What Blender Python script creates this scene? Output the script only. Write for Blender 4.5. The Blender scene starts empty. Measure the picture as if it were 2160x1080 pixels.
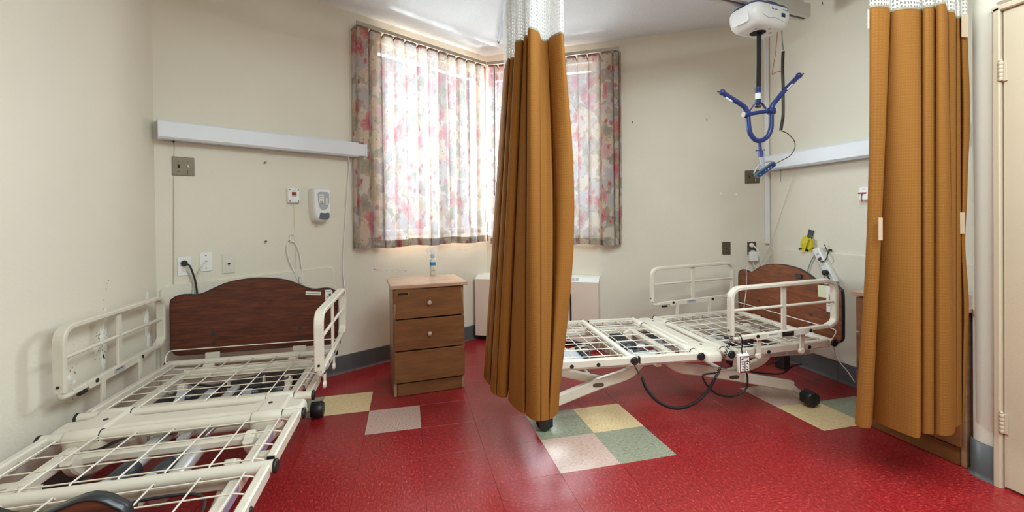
import bpy, bmesh, math, random
from mathutils import Vector, Matrix
random.seed(7)
SC = bpy.context.scene
COL = SC.collection
PI = math.pi

# ------------------------------------------------------------------ camera
F, CY = 899.16, 467.93
YAW, PIT, ROL, H = 0.24158534, 0.00713668, 0.01076672, 1.17695
def ray(px, py):
    X, Y, Z = (px-1080)/F, 1.0, -(py-CY)/F
    c, s = math.cos(ROL), math.sin(ROL); X, Z = c*X+s*Z, -s*X+c*Z
    c, s = math.cos(PIT), math.sin(PIT); Y, Z = c*Y+s*Z, -s*Y+c*Z
    c, s = math.cos(YAW), math.sin(YAW)
    return Vector((c*X+s*Y, -s*X+c*Y, Z))
EYE = Vector((0, 0, H))
fwd = ray(1080, CY); rgt = ray(1080+F, CY)-fwd; upv = ray(1080, CY-F)-fwd
cam_d = bpy.data.cameras.new('camera'); cam = bpy.data.objects.new('camera', cam_d); COL.objects.link(cam)
cam_d.sensor_width = 36; cam_d.lens = 36*F/2160; cam_d.shift_y = (CY-540)/2160; cam_d.clip_start = 0.02
M = Matrix((rgt.normalized(), upv.normalized(), (-fwd).normalized())).transposed().to_4x4(); M.translation = EYE
cam.matrix_world = M
SC.camera = cam
SC.view_settings.view_transform = 'Standard'; SC.view_settings.look = 'None'
SC.view_settings.gamma = 1; SC.view_settings.use_curve_mapping = False
SC.view_settings.exposure = 0.58

# ------------------------------------------------------------------ world, daylight and added fill lamps
w = bpy.data.worlds.new('overcast_sky'); SC.world = w; w.use_nodes = True
bg = w.node_tree.nodes['Background']; bg.inputs[0].default_value = (0.93, 0.96, 1.0, 1); bg.inputs[1].default_value = 1.0
CO = (0.78, 4.25)                      # corner where the two window walls meet
def area(name, loc, tgt, sx, sy, power, col=(1, 1, 1)):
    d = bpy.data.lights.new(name, 'AREA'); d.shape = 'RECTANGLE'; d.size = sx; d.size_y = sy; d.energy = power; d.color = col
    o = bpy.data.objects.new(name, d); COL.objects.link(o); o.location = loc
    o.rotation_euler = (Vector(tgt)-Vector(loc)).to_track_quat('-Z', 'Y').to_euler(); return o
n1 = Vector((math.sin(PI/6), -math.cos(PI/6), 0)); n2 = Vector((-math.sin(PI/6), -math.cos(PI/6), 0))
c1 = Vector((0.32, 3.985, 1.86)); c2 = Vector((1.26, 3.973, 1.86))
area('window_daylight', c1-n1*0.45, c1+n1*0.2, 1.3, 1.8, 14, (0.80, 0.94, 1.0))
area('window_daylight', c2-n2*0.45, c2+n2*0.2, 1.2, 1.8, 10, (0.80, 0.94, 1.0))
area('added_glow_left_wall', (1.75, 4.95, 2.0), (-1.4, 2.5, 1.1), 0.6, 0.8, 255, (0.82, 0.94, 1.0))  # extra lamp added outside the window to throw shadows on the left wall
area('added_glow_right_wall', (-0.55, 4.95, 2.0), (2.97, 2.3, 1.3), 0.6, 0.8, 470, (0.80, 0.94, 1.0))  # extra lamp added out of view outside to brighten the right wall
area('added_ceiling_fill', (1.25, 1.15, 2.78), (1.25, 1.15, 0), 1.0, 0.8, 30, (0.78, 0.94, 1.0))  # unseen fill added overhead to lift the right and back-right walls
area('added_ceiling_fill', (1.2, -0.3, 2.76), (1.2, -0.3, 0), 1.8, 1.3, 72, (0.78, 0.94, 1.0))  # unseen fill added behind the camera for overall brightness

# ------------------------------------------------------------------ helpers
def FL(px, py, z=0.0):
    d = ray(px, py); return EYE + d*((z-H)/d.z)
def PL(px, py, P, ang, off=0.0):
    t = math.radians(ang); n = Vector((-math.sin(t), math.cos(t), 0)); P = Vector((P[0], P[1], 0))+n*off
    d = ray(px, py); k = P.dot(n)/(d.x*n.x+d.y*n.y); return EYE + d*k
def WL(px, py, off=0.0): return PL(px, py, (-0.605, 3.451), 30, -off)
def WR(px, py, off=0.0): return PL(px, py, CO, -30, -off)
def WE(px, py, off=0.0): return PL(px, py, (2.97-off, 0), 90)
def DP(px, py, depth):
    return EYE + ray(px, py)*depth

MATS = {}
def ND(nt, t, **k):
    n = nt.nodes.new(t)
    for a, v in k.items(): setattr(n, a, v)
    return n
def base_mat(name, col=(.8, .8, .8), rough=.5, metal=0.0, spec=.5):
    m = bpy.data.materials.new(name); m.use_nodes = True; nt = m.node_tree; b = nt.nodes['Principled BSDF']
    b.inputs['Base Color'].default_value = (*col, 1); b.inputs['Roughness'].default_value = rough
    b.inputs['Metallic'].default_value = metal; b.inputs['Specular IOR Level'].default_value = spec
    MATS[name] = m; return m, nt, b
def S(r, g, b):                        # sRGB 0-255 -> linear
    f = lambda c: (c/255/12.92) if c/255 <= .04045 else ((c/255+.055)/1.055)**2.4
    return (f(r), f(g), f(b))
def mat(name, col, rough=.5, metal=0.0, var=0.06, vscale=6, bump=0, bscale=300, spec=.5):
    m, nt, b = base_mat(name, col, rough, metal, spec)
    tc = ND(nt, 'ShaderNodeTexCoord')
    no = ND(nt, 'ShaderNodeTexNoise'); no.inputs['Scale'].default_value = vscale; no.inputs['Detail'].default_value = 3
    nt.links.new(tc.outputs['Object'], no.inputs['Vector'])
    cr = ND(nt, 'ShaderNodeValToRGB')
    cr.color_ramp.elements[0].position = .3; cr.color_ramp.elements[1].position = .7
    cr.color_ramp.elements[0].color = (*[c*(1-var) for c in col], 1); cr.color_ramp.elements[1].color = (*[min(1, c*(1+var)) for c in col], 1)
    nt.links.new(no.outputs['Fac'], cr.inputs[0]); nt.links.new(cr.outputs[0], b.inputs['Base Color'])
    if bump:
        n2_ = ND(nt, 'ShaderNodeTexNoise'); n2_.inputs['Scale'].default_value = bscale; n2_.inputs['Detail'].default_value = 4
        bp = ND(nt, 'ShaderNodeBump'); bp.inputs['Strength'].default_value = bump; bp.inputs['Distance'].default_value = .01
        nt.links.new(tc.outputs['Object'], n2_.inputs['Vector']); nt.links.new(n2_.outputs['Fac'], bp.inputs['Height']); nt.links.new(bp.outputs[0], b.inputs['Normal'])
    return m

wall_m = mat('wall_paint', S(226, 218, 200), .55, var=.03, vscale=1.5, bump=.12, bscale=90)
ceil_m = mat('ceiling_stipple', S(222, 223, 222), .85, var=.03, vscale=60, bump=.5, bscale=160)
trim_m = mat('door_paint', S(200, 182, 156), .45, var=.03, vscale=2, bump=.08, bscale=120)
base_m = mat('grey_baseboard_vinyl', S(88, 90, 90), .35, var=.10, vscale=9, bump=.05)
cream = mat('cream_powder_coat', S(214, 204, 187), .38, var=.03, vscale=8, bump=.04, bscale=400)
creamd = mat('cream_wire', S(222, 208, 186), .4, var=.03)
wire_m = mat('white_wire', S(232, 224, 212), .35, var=.02)
white = mat('white_plastic', S(236, 234, 230), .35, var=.02)
lightbar = mat('light_housing', S(226, 228, 232), .4, var=.02)
off = mat('off_white_plastic', S(222, 214, 200), .4, var=.02)
black = mat('black_rubber', S(22, 22, 23), .45, var=.1)
blackg = mat('black_plastic', S(34, 36, 38), .35, var=.08)
grey = mat('grey_plastic', S(96, 102, 112), .45, var=.05)
dgrey = mat('dark_grey_plastic', S(46, 49, 54), .4, var=.08)
lgrey = mat('light_grey_plastic', S(172, 176, 180), .35, var=.04)
steel = mat('brushed_steel', S(104, 94, 78), .38, .7, var=.1, vscale=20)
chrome = mat('chrome', S(200, 202, 205), .2, .9)
alu = mat('silver_paint', S(205, 206, 206), .3, .5)
blue = mat('blue_enamel', S(42, 56, 116), .35, var=.08)
mblue = mat('dark_blue_plastic', S(62, 66, 128), .4, var=.05)
bbadge = mat('blue_badge', S(26, 62, 110), .3)
yellow = mat('yellow_strap', S(214, 196, 30), .6, var=.12, vscale=40)
paper = mat('paper', S(226, 222, 212), .7)
ink = mat('ink', S(36, 34, 36), .6)
red = mat('red_plastic', S(178, 40, 44), .4)
orange = mat('orange_window', S(150, 60, 20), .25, var=.6, vscale=60)
yellowline = mat('yellow_string', S(206, 184, 130), .7)
skyb = mat('cyan_label', S(40, 130, 180), .4, var=.2, vscale=80)
maroon = mat('maroon_frame', S(88, 34, 28), .5)
purple = mat('purple_sticker', S(164, 148, 172), .5, var=.25, vscale=90)
greenled = mat('green_led', S(150, 230, 60), .3)
sinkdark = mat('dark_recess', S(20, 18, 16), .8)
brass = mat('brass', S(150, 112, 50), .4, .7)
peel = mat('bare_plaster', S(246, 243, 238), .8, var=.05, vscale=30)

def wood(name, c1_, c2_, scale=(1.2, 14, 14), rough=.35, spec=.4):
    m, nt, b = base_mat(name, c1_, rough, 0, spec)
    tc = ND(nt, 'ShaderNodeTexCoord'); mp = ND(nt, 'ShaderNodeMapping'); mp.inputs['Scale'].default_value = scale
    nt.links.new(tc.outputs['Object'], mp.inputs['Vector'])
    no = ND(nt, 'ShaderNodeTexNoise'); no.inputs['Scale'].default_value = 2.2; no.inputs['Detail'].default_value = 9; no.inputs['Distortion'].default_value = 1.1
    nt.links.new(mp.outputs[0], no.inputs['Vector'])
    wv = ND(nt, 'ShaderNodeTexNoise'); wv.inputs['Scale'].default_value = 9; wv.inputs['Detail'].default_value = 6; wv.inputs['Distortion'].default_value = .4
    nt.links.new(mp.outputs[0], wv.inputs['Vector'])
    mx = ND(nt, 'ShaderNodeMath', operation='MULTIPLY_ADD'); mx.inputs[1].default_value = .35; nt.links.new(wv.outputs['Fac'], mx.inputs[0])
    sc = ND(nt, 'ShaderNodeMath', operation='MULTIPLY'); sc.inputs[1].default_value = .65; nt.links.new(no.outputs['Fac'], sc.inputs[0]); nt.links.new(sc.outputs[0], mx.inputs[2])
    cr = ND(nt, 'ShaderNodeValToRGB'); e = cr.color_ramp.elements
    e[0].position = .36; e[1].position = .64; e[0].color = (*c2_, 1); e[1].color = (*c1_, 1)
    nt.links.new(mx.outputs[0], cr.inputs[0]); nt.links.new(cr.outputs[0], b.inputs['Base Color'])
    return m
cherry = wood('dark_cherry_laminate', S(108, 56, 36), S(66, 30, 22), (2.2, 24, 24), .4)
cherry2 = wood('red_cherry_laminate', S(140, 78, 44), S(92, 48, 28), (2.2, 24, 24), .35)
maple = wood('maple_veneer', S(134, 88, 50), S(108, 68, 36), (1.0, 1, 7), .35)
mapleside = wood('maple_side', S(176, 140, 108), S(150, 112, 82), (1, 1, 6), .35)
mapletop = wood('maple_top', S(196, 160, 134), S(176, 136, 112), (1.2, 8, 1), .22)

# vinyl tiles
def tile_mat(name, a, b_, fleck, dark):
    m, nt, b = base_mat(name, a, .30, 0, .5)
    tc = ND(nt, 'ShaderNodeTexCoord'); oi = ND(nt, 'ShaderNodeObjectInfo')
    rot = ND(nt, 'ShaderNodeVectorRotate', rotation_type='Z_AXIS')
    mm = ND(nt, 'ShaderNodeMath', operation='MULTIPLY'); mm.inputs[1].default_value = 2; nt.links.new(oi.outputs['Random'], mm.inputs[0])
    rd = ND(nt, 'ShaderNodeMath', operation='ROUND'); nt.links.new(mm.outputs[0], rd.inputs[0])
    an = ND(nt, 'ShaderNodeMath', operation='MULTIPLY'); an.inputs[1].default_value = PI/2; nt.links.new(rd.outputs[0], an.inputs[0])
    nt.links.new(tc.outputs['Object'], rot.inputs['Vector']); nt.links.new(an.outputs[0], rot.inputs['Angle'])
    ad = ND(nt, 'ShaderNodeVectorMath', operation='ADD'); nt.links.new(rot.outputs[0], ad.inputs[0])
    cb = ND(nt, 'ShaderNodeCombineXYZ'); m7 = ND(nt, 'ShaderNodeMath', operation='MULTIPLY'); m7.inputs[1].default_value = 37
    nt.links.new(oi.outputs['Random'], m7.inputs[0]); nt.links.new(m7.outputs[0], cb.inputs[0]); nt.links.new(m7.outputs[0], cb.inputs[1]); nt.links.new(cb.outputs[0], ad.inputs[1])
    mp = ND(nt, 'ShaderNodeMapping'); mp.inputs['Scale'].default_value = (42, 95, 1); nt.links.new(ad.outputs[0], mp.inputs['Vector'])
    no = ND(nt, 'ShaderNodeTexNoise'); no.inputs['Scale'].default_value = 1.3; no.inputs['Detail'].default_value = 5; no.inputs['Roughness'].default_value = .7
    nt.links.new(mp.outputs[0], no.inputs['Vector'])
    cr = ND(nt, 'ShaderNodeValToRGB'); e = cr.color_ramp.elements
    e[0].position = .32; e[0].color = (*dark, 1); e[1].position = .44; e[1].color = (*a, 1)
    x = e.new(.57); x.color = (*b_, 1); x = e.new(.74); x.color = (*fleck, 1)
    nt.links.new(no.outputs['Fac'], cr.inputs[0])
    br = ND(nt, 'ShaderNodeHueSaturation'); vv = ND(nt, 'ShaderNodeMath', operation='MULTIPLY_ADD'); vv.inputs[1].default_value = .16; vv.inputs[2].default_value = .92
    nt.links.new(oi.outputs['Random'], vv.inputs[0]); nt.links.new(vv.outputs[0], br.inputs['Value']); nt.links.new(cr.outputs[0], br.inputs['Color']); nt.links.new(br.outputs[0], b.inputs['Base Color'])
    n3 = ND(nt, 'ShaderNodeTexNoise'); n3.inputs['Scale'].default_value = 14; nt.links.new(ad.outputs[0], n3.inputs['Vector'])
    bp = ND(nt, 'ShaderNodeBump'); bp.inputs['Strength'].default_value = .10; bp.inputs['Distance'].default_value = .01
    nt.links.new(n3.outputs['Fac'], bp.inputs['Height']); nt.links.new(bp.outputs[0], b.inputs['Normal'])
    return m
t_red = tile_mat('red_vinyl', S(136, 22, 27), S(154, 33, 36), S(210, 108, 86), S(98, 18, 24))
t_green = tile_mat('grey_green_vinyl', S(142, 144, 122), S(156, 156, 134), S(196, 194, 172), S(96, 98, 78))
t_yel = tile_mat('yellow_vinyl', S(214, 184, 134), S(224, 198, 152), S(232, 214, 180), S(178, 142, 88))
t_pink = tile_mat('pink_beige_vinyl', S(186, 154, 140), S(196, 166, 152), S(212, 188, 174), S(150, 118, 102))

# mustard waffle cloth
def cloth_mat(name, ca, cb_, trans=.25):
    m, nt, b = base_mat(name, ca, .85, 0, .15)
    uv = ND(nt, 'ShaderNodeTexCoord'); sp = ND(nt, 'ShaderNodeSeparateXYZ'); nt.links.new(uv.outputs['UV'], sp.inputs[0])
    def sn(o, f):
        a = ND(nt, 'ShaderNodeMath', operation='MULTIPLY'); a.inputs[1].default_value = f; nt.links.new(o, a.inputs[0])
        s = ND(nt, 'ShaderNodeMath', operation='SINE'); nt.links.new(a.outputs[0], s.inputs[0])
        q = ND(nt, 'ShaderNodeMath', operation='MULTIPLY_ADD'); q.inputs[1].default_value = .5; q.inputs[2].default_value = .5; nt.links.new(s.outputs[0], q.inputs[0]); return q.outputs[0]
    pr = ND(nt, 'ShaderNodeMath', operation='MULTIPLY'); nt.links.new(sn(sp.outputs[0], 2*PI/.0125), pr.inputs[0]); nt.links.new(sn(sp.outputs[1], 2*PI/.0125), pr.inputs[1])
    mx = ND(nt, 'ShaderNodeMix', data_type='RGBA'); mx.inputs[6].default_value = (*cb_, 1); mx.inputs[7].default_value = (*ca, 1)
    nt.links.new(pr.outputs[0], mx.inputs[0]); nt.links.new(mx.outputs[2], b.inputs['Base Color'])
    bp = ND(nt, 'ShaderNodeBump'); bp.inputs['Strength'].default_value = .16; bp.inputs['Distance'].default_value = .003
    nt.links.new(pr.outputs[0], bp.inputs['Height']); nt.links.new(bp.outputs[0], b.inputs['Normal'])
    tr = ND(nt, 'ShaderNodeBsdfTranslucent'); tr.inputs[0].default_value = (*ca, 1)
    ms = ND(nt, 'ShaderNodeMixShader'); ms.inputs[0].default_value = trans
    nt.links.new(b.outputs[0], ms.inputs[1]); nt.links.new(tr.outputs[0], ms.inputs[2]); nt.links.new(ms.outputs[0], nt.nodes['Material Output'].inputs[0])
    return m
mustard = cloth_mat('mustard_waffle_cloth', S(160, 108, 50), S(150, 99, 44), .22)

def net_mat():
    m, nt, b = base_mat('white_curtain_net', S(236, 234, 228), .8)
    uv = ND(nt, 'ShaderNodeTexCoord'); mp = ND(nt, 'ShaderNodeMapping'); mp.inputs['Scale'].default_value = (75, 60, 1)
    nt.links.new(uv.outputs['UV'], mp.inputs['Vector'])
    vo = ND(nt, 'ShaderNodeTexVoronoi', feature='DISTANCE_TO_EDGE'); vo.inputs['Scale'].default_value = 1; vo.inputs['Randomness'].default_value = .25
    nt.links.new(mp.outputs[0], vo.inputs['Vector'])
    lt = ND(nt, 'ShaderNodeMath', operation='LESS_THAN'); lt.inputs[1].default_value = .21; nt.links.new(vo.outputs['Distance'], lt.inputs[0])
    tr = ND(nt, 'ShaderNodeBsdfTransparent'); tl = ND(nt, 'ShaderNodeBsdfTranslucent'); tl.inputs[0].default_value = (.85, .84, .82, 1)
    m0 = ND(nt, 'ShaderNodeMixShader'); m0.inputs[0].default_value = .35; nt.links.new(b.outputs[0], m0.inputs[1]); nt.links.new(tl.outputs[0], m0.inputs[2])
    ms = ND(nt, 'ShaderNodeMixShader'); nt.links.new(lt.outputs[0], ms.inputs[0]); nt.links.new(tr.outputs[0], ms.inputs[1]); nt.links.new(m0.outputs[0], ms.inputs[2])
    nt.links.new(ms.outputs[0], nt.nodes['Material Output'].inputs[0]); return m
net = net_mat()

def floral_mat(name, trans=.6, sheer=0.0, face=(.62, .53, .46)):
    m, nt, b = base_mat(name, (.9, .88, .84), .8, 0, .15); L = nt.links.new
    uv = ND(nt, 'ShaderNodeTexCoord')
    def mth(op, a, b2=None, c=None, clamp=False):
        n = ND(nt, 'ShaderNodeMath', operation=op); n.use_clamp = clamp
        for i, v in enumerate((a, b2, c)):
            if v is None: continue
            if isinstance(v, (int, float)): n.inputs[i].default_value = v
            else: L(v, n.inputs[i])
        return n.outputs[0]
    # warp
    wn = ND(nt, 'ShaderNodeTexNoise'); wn.inputs['Scale'].default_value = 16; L(uv.outputs['UV'], wn.inputs['Vector'])
    ws = ND(nt, 'ShaderNodeVectorMath', operation='SCALE'); ws.inputs['Scale'].default_value = .022; L(wn.outputs['Color'], ws.inputs[0])
    wa = ND(nt, 'ShaderNodeVectorMath', operation='ADD'); L(uv.outputs['UV'], wa.inputs[0]); L(ws.outputs[0], wa.inputs[1])
    cur = None
    def layer(scale, offs, R, petals, amp, cols, thresh, elong=(1, 1), rot=0.0, veins=True):
        nonlocal cur
        mp = ND(nt, 'ShaderNodeMapping'); mp.inputs['Location'].default_value = (offs, offs*1.7, 0); mp.inputs['Rotation'].default_value = (0, 0, rot)
        mp.inputs['Scale'].default_value = (scale*elong[0], scale*elong[1], 1); L(wa.outputs[0], mp.inputs['Vector'])
        vo = ND(nt, 'ShaderNodeTexVoronoi', voronoi_dimensions='2D'); vo.inputs['Scale'].default_value = 1; vo.inputs['Randomness'].default_value = .9; L(mp.outputs[0], vo.inputs['Vector'])
        sb = ND(nt, 'ShaderNodeVectorMath', operation='SUBTRACT'); L(mp.outputs[0], sb.inputs[0]); L(vo.outputs['Position'], sb.inputs[1])
        s = ND(nt, 'ShaderNodeSeparateXYZ'); L(sb.outputs[0], s.inputs[0])
        sc_ = ND(nt, 'ShaderNodeSeparateColor'); L(vo.outputs['Color'], sc_.inputs[0])
        ang = mth('ARCTAN2', s.outputs[1], s.outputs[0])
        a2 = mth('ADD', ang, mth('MULTIPLY', sc_.outputs[1], 6.28))
        pet = mth('MULTIPLY_ADD', mth('ABSOLUTE', mth('COSINE', mth('MULTIPLY', a2, petals/2))), amp, 1-amp)
        rr = mth('MULTIPLY', pet, R)
        inside = mth('MULTIPLY', mth('SUBTRACT', rr, vo.outputs['Distance']), 18, clamp=True)
        on = mth('GREATER_THAN', sc_.outputs[0], thresh)
        msk = mth('MULTIPLY', inside, on, clamp=True)
        cr = ND(nt, 'ShaderNodeValToRGB'); e = cr.color_ramp.elements; cr.color_ramp.interpolation = 'CONSTANT'
        n = len(cols); e[0].color = (*cols[0], 1); e[1].position = 1/n; e[1].color = (*cols[min(1, n-1)], 1)
        for i in range(2, n): x = e.new(i/n); x.color = (*cols[i], 1)
        L(sc_.outputs[2], cr.inputs[0])
        # petal shading: paler to the rim, fine veins along radius
        grad = mth('DIVIDE', vo.outputs['Distance'], R)
        vein = mth('MULTIPLY_ADD', mth('SINE', mth('MULTIPLY', a2, petals*4)), .08, .0)
        lift = mth('ADD', mth('MULTIPLY', grad, .55), vein, clamp=True)
        mxc = ND(nt, 'ShaderNodeMix', data_type='RGBA'); L(lift, mxc.inputs[0]); L(cr.outputs[0], mxc.inputs[6]); mxc.inputs[7].default_value = (.88, .84, .80, 1)
        mx = ND(nt, 'ShaderNodeMix', data_type='RGBA'); L(msk, mx.inputs[0])
        if cur is None: mx.inputs[6].default_value = (.88, .87, .86, 1)
        else: L(cur, mx.inputs[6])
        L(mxc.outputs[2], mx.inputs[7]); cur = mx.outputs[2]
    leafs = [S(176, 172, 150), S(158, 162, 152), S(214, 200, 168), S(188, 184, 198), S(164, 170, 144)]
    layer(6.5, 3.1, .66, 2, .55, leafs, .05, (1, 1.0), .6)
    layer(8, 9.7, .58, 2, .6, leafs, .2, (1.2, .8), -.5)
    layer(6.2, 1.3, .58, 5, .40, [S(238, 222, 206), S(222, 210, 226), S(240, 232, 212), S(206, 210, 226)], .3)
    layer(4.6, 5.5, .46, 3, .45, [S(222, 92, 120), S(212, 104, 92), S(232, 150, 176), S(228, 180, 200)], .66)
    layer(5.5, 8.5, .40, 2, .55, [S(206, 70, 100), S(226, 130, 150), S(180, 182, 164)], .74, (1.6, .8), .3)
    layer(20, 2.2, .50, 2, .35, [S(204, 60, 92), S(214, 96, 122), S(186, 66, 70)], .90, (1.2, .8), .8)
    layer(60, 7.2, .36, 1, .1, [S(170, 110, 116), S(140, 124, 108)], .95)
    fc = ND(nt, 'ShaderNodeMix', data_type='RGBA', blend_type='MULTIPLY'); fc.inputs[0].default_value = 1; L(cur, fc.inputs[6]); fc.inputs[7].default_value = (*face, 1)  # tint puts the brown look of unlit cloth into the face colour
    L(fc.outputs[2], b.inputs['Base Color'])
    wh = ND(nt, 'ShaderNodeMix', data_type='RGBA'); wh.inputs[0].default_value = .48; L(cur, wh.inputs[6]); wh.inputs[7].default_value = (.93, .94, .97, 1)  # backlit paleness mixed into the translucent colour
    tr = ND(nt, 'ShaderNodeBsdfTranslucent'); L(wh.outputs[2], tr.inputs[0])
    ms = ND(nt, 'ShaderNodeMixShader'); ms.inputs[0].default_value = trans
    L(b.outputs[0], ms.inputs[1]); L(tr.outputs[0], ms.inputs[2])
    tp = ND(nt, 'ShaderNodeBsdfTransparent'); m2 = ND(nt, 'ShaderNodeMixShader'); m2.inputs[0].default_value = sheer
    L(ms.outputs[0], m2.inputs[1]); L(tp.outputs[0], m2.inputs[2]); L(m2.outputs[0], nt.nodes['Material Output'].inputs[0])
    return m
floral = floral_mat('floral_print_cloth', .034, .11)
tape_m = mat('brown_heading_tape', S(128, 100, 84), .8, var=.2, vscale=40)

glass, gnt, gb = base_mat('window_glass', (1, 1, 1), .02); gb.inputs['Specular IOR Level'].default_value = .5
_t = ND(gnt, 'ShaderNodeBsdfTransparent'); _g = ND(gnt, 'ShaderNodeBsdfGlossy'); _g.inputs['Roughness'].default_value = .02
_m = ND(gnt, 'ShaderNodeMixShader'); _m.inputs[0].default_value = .05
gnt.links.new(_t.outputs[0], _m.inputs[1]); gnt.links.new(_g.outputs[0], _m.inputs[2]); gnt.links.new(_m.outputs[0], gnt.nodes['Material Output'].inputs[0])

# ------------------------------------------------------------------ mesh builder
class MB:
    def __init__(s): s.v = []; s.f = []; s.sm = []; s.mi = []; s.m = 0; s.uv = None; s.cuts = []
    def cut(s): s.cuts.append((len(s.v), len(s.f))); return s
    def parts(s):
        C = [(0, 0)]+s.cuts+[(len(s.v), len(s.f))]; out = []
        for (v0, f0), (v1, f1) in zip(C, C[1:]):
            if v1 > v0: m = MB(); m.v = s.v[v0:v1]; m.f = [[i-v0 for i in f] for f in s.f[f0:f1]]; m.sm = s.sm[f0:f1]; m.mi = s.mi[f0:f1]; out.append(m)
        return out
    def add(s, vs, fs, smooth=False):
        o = len(s.v); s.v += [tuple(x) for x in vs]
        for f in fs: s.f.append([i+o for i in f]); s.sm.append(smooth); s.mi.append(s.m)
        return s
    def box(s, c, d, rz=0.0, R=None):
        hx, hy, hz = d[0]/2, d[1]/2, d[2]/2; c = Vector(c); R = R or Matrix.Rotation(rz, 3, 'Z')
        vs = [c+R@Vector((x*hx, y*hy, z*hz)) for z in (-1, 1) for x, y in ((-1, -1), (1, -1), (1, 1), (-1, 1))]
        return s.add(vs, [(3, 2, 1, 0), (4, 5, 6, 7), (0, 1, 5, 4), (1, 2, 6, 5), (2, 3, 7, 6), (3, 0, 4, 7)])
    def bbox(s, c, d, bev=.004, rz=0.0, R=None):     # box with chamfered edges
        R = R or Matrix.Rotation(rz, 3, 'Z'); c = Vector(c); b = min(bev, min(d)/2.2)
        pts = []
        for z, ins in ((-1, b), (-1, 0), (1, 0), (1, b)):
            zz = z*(d[2]/2 - (0 if ins else b))
            for (sx, sy) in ((-1, -1), (1, -1), (1, 1), (-1, 1)):
                X, Y = d[0]/2-ins, d[1]/2-ins
                a = (sx*X, sy*(Y-b), zz); e = (sx*(X-b), sy*Y, zz)
                pts += ([a, e] if sx*sy > 0 else [e, a])
        vs = [c+R@Vector(p) for p in pts]
        fs = []
        for r in range(3):
            for i in range(8): j = (i+1) % 8; fs.append((r*8+i, r*8+j, r*8+8+j, r*8+8+i))
        fs += [tuple(range(7, -1, -1)), tuple(range(24, 32))]
        return s.add(vs, fs)
    def sweep(s, pts, sec, up=(0, 0, 1), closed=False, cap=True, smooth=True, scales=None):
        P = [Vector(p) for p in pts]; n = len(P); k = len(sec); vs = []
        upv_ = Vector(up); prev = None
        for i in range(n):
            a = P[(i-1) % n] if (closed or i > 0) else P[i]; b = P[(i+1) % n] if (closed or i < n-1) else P[i]
            t = (b-a)
            if t.length < 1e-9: t = Vector((0, 0, 1))
            t.normalize()
            if prev is None:
                u = upv_-t*upv_.dot(t)
                if u.length < 1e-3: u = Vector((1, 0, 0))-t*t.x
                u.normalize()
            else:
                u = (upv_-t*upv_.dot(t)) if s.fixed else (prev-t*prev.dot(t))
                if u.length < 1e-4: u = prev
                u.normalize()
            prev = u; r = t.cross(u)
            # miter
            sc_ = 1.0
            if (closed or 0 < i < n-1):
                d1 = (P[i]-a); d2 = (b-P[i])
                if d1.length > 1e-9 and d2.length > 1e-9:
                    ca = max(.5, math.cos(d1.angle(d2)/2)); sc_ = 1/ca
            g = scales[i] if scales else 1
            for (x, y) in sec: vs.append(P[i]+(r*x*g+u*y*g)*(1+(sc_-1)*.6))
        fs = []
        for i in range(n if closed else n-1):
            j = (i+1) % n
            for q in range(k): p = (q+1) % k; fs.append((i*k+q, i*k+p, j*k+p, j*k+q))
        s.add(vs, fs, smooth)
        if cap and not closed:
            s.add(vs[:k], [tuple(range(k-1, -1, -1))]); s.add(vs[-k:], [tuple(range(k))])
        return s
    fixed = False
    def tube(s, pts, r, n=10, **k): return s.sweep(pts, [(r*math.cos(2*PI*i/n), r*math.sin(2*PI*i/n)) for i in range(n)], **k)
    def bar(s, pts, w, h, up=(0, 0, 1), **k):
        s.fixed = True; k.setdefault('smooth', False); e = min(w, h)*.18
        sec = [(-w/2+e, -h/2), (w/2-e, -h/2), (w/2, -h/2+e), (w/2, h/2-e), (w/2-e, h/2), (-w/2+e, h/2), (-w/2, h/2-e), (-w/2, -h/2+e)]
        s.sweep(pts, sec, up=up, **k); s.fixed = False; return s
    def prism(s, outline, P, ex, ey, ez, th, bev=0.0, smooth=False):  # outline in (ex,ey), extruded along ez from 0 to th
        P, ex, ey, ez = map(Vector, (P, ex, ey, ez)); n = len(outline)
        cx = sum(p[0] for p in outline)/n; cy = sum(p[1] for p in outline)/n
        def ring(z, ins):
            o = []
            for i, (x, y) in enumerate(outline):
                d = math.hypot(x-cx, y-cy) or 1; k = 1-ins/d if ins else 1
                o.append(P+ex*(cx+(x-cx)*k)+ey*(cy+(y-cy)*k)+ez*z)
            return o
        rings = [ring(0, bev), ring(bev, 0), ring(th-bev, 0), ring(th, bev)] if bev else [ring(0, 0), ring(th, 0)]
        vs = [v for r in rings for v in r]; fs = []
        for r in range(len(rings)-1):
            for i in range(n): j = (i+1) % n; fs.append((r*n+i, r*n+j, (r+1)*n+j, (r+1)*n+i))
        s.add(vs, fs, smooth); s.add(rings[0], [tuple(range(n-1, -1, -1))]); s.add(rings[-1], [tuple(range(n))]); return s
    def lathe(s, prof, c, axis=(0, 0, 1), n=20):
        axis = Vector(axis).normalized(); a = Vector((1, 0, 0)) if abs(axis.x) < .9 else Vector((0, 1, 0)); u = axis.cross(a).normalized(); v = axis.cross(u); c = Vector(c)
        vs = [c+axis*h+(u*math.cos(2*PI*i/n)+v*math.sin(2*PI*i/n))*r for r, h in prof for i in range(n)]; fs = []
        for k in range(len(prof)-1):
            for i in range(n): j = (i+1) % n; fs.append((k*n+i, k*n+j, (k+1)*n+j, (k+1)*n+i))
        s.add(vs, fs, True); s.add(vs[:n], [tuple(range(n))]); s.add(vs[-n:], [tuple(range(n-1, -1, -1))]); return s
    def disc(s, c, axis, r, th, n=16): return s.lathe([(r*.9, th), (r, th*.7), (r, 0)], c, axis, n)
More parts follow.
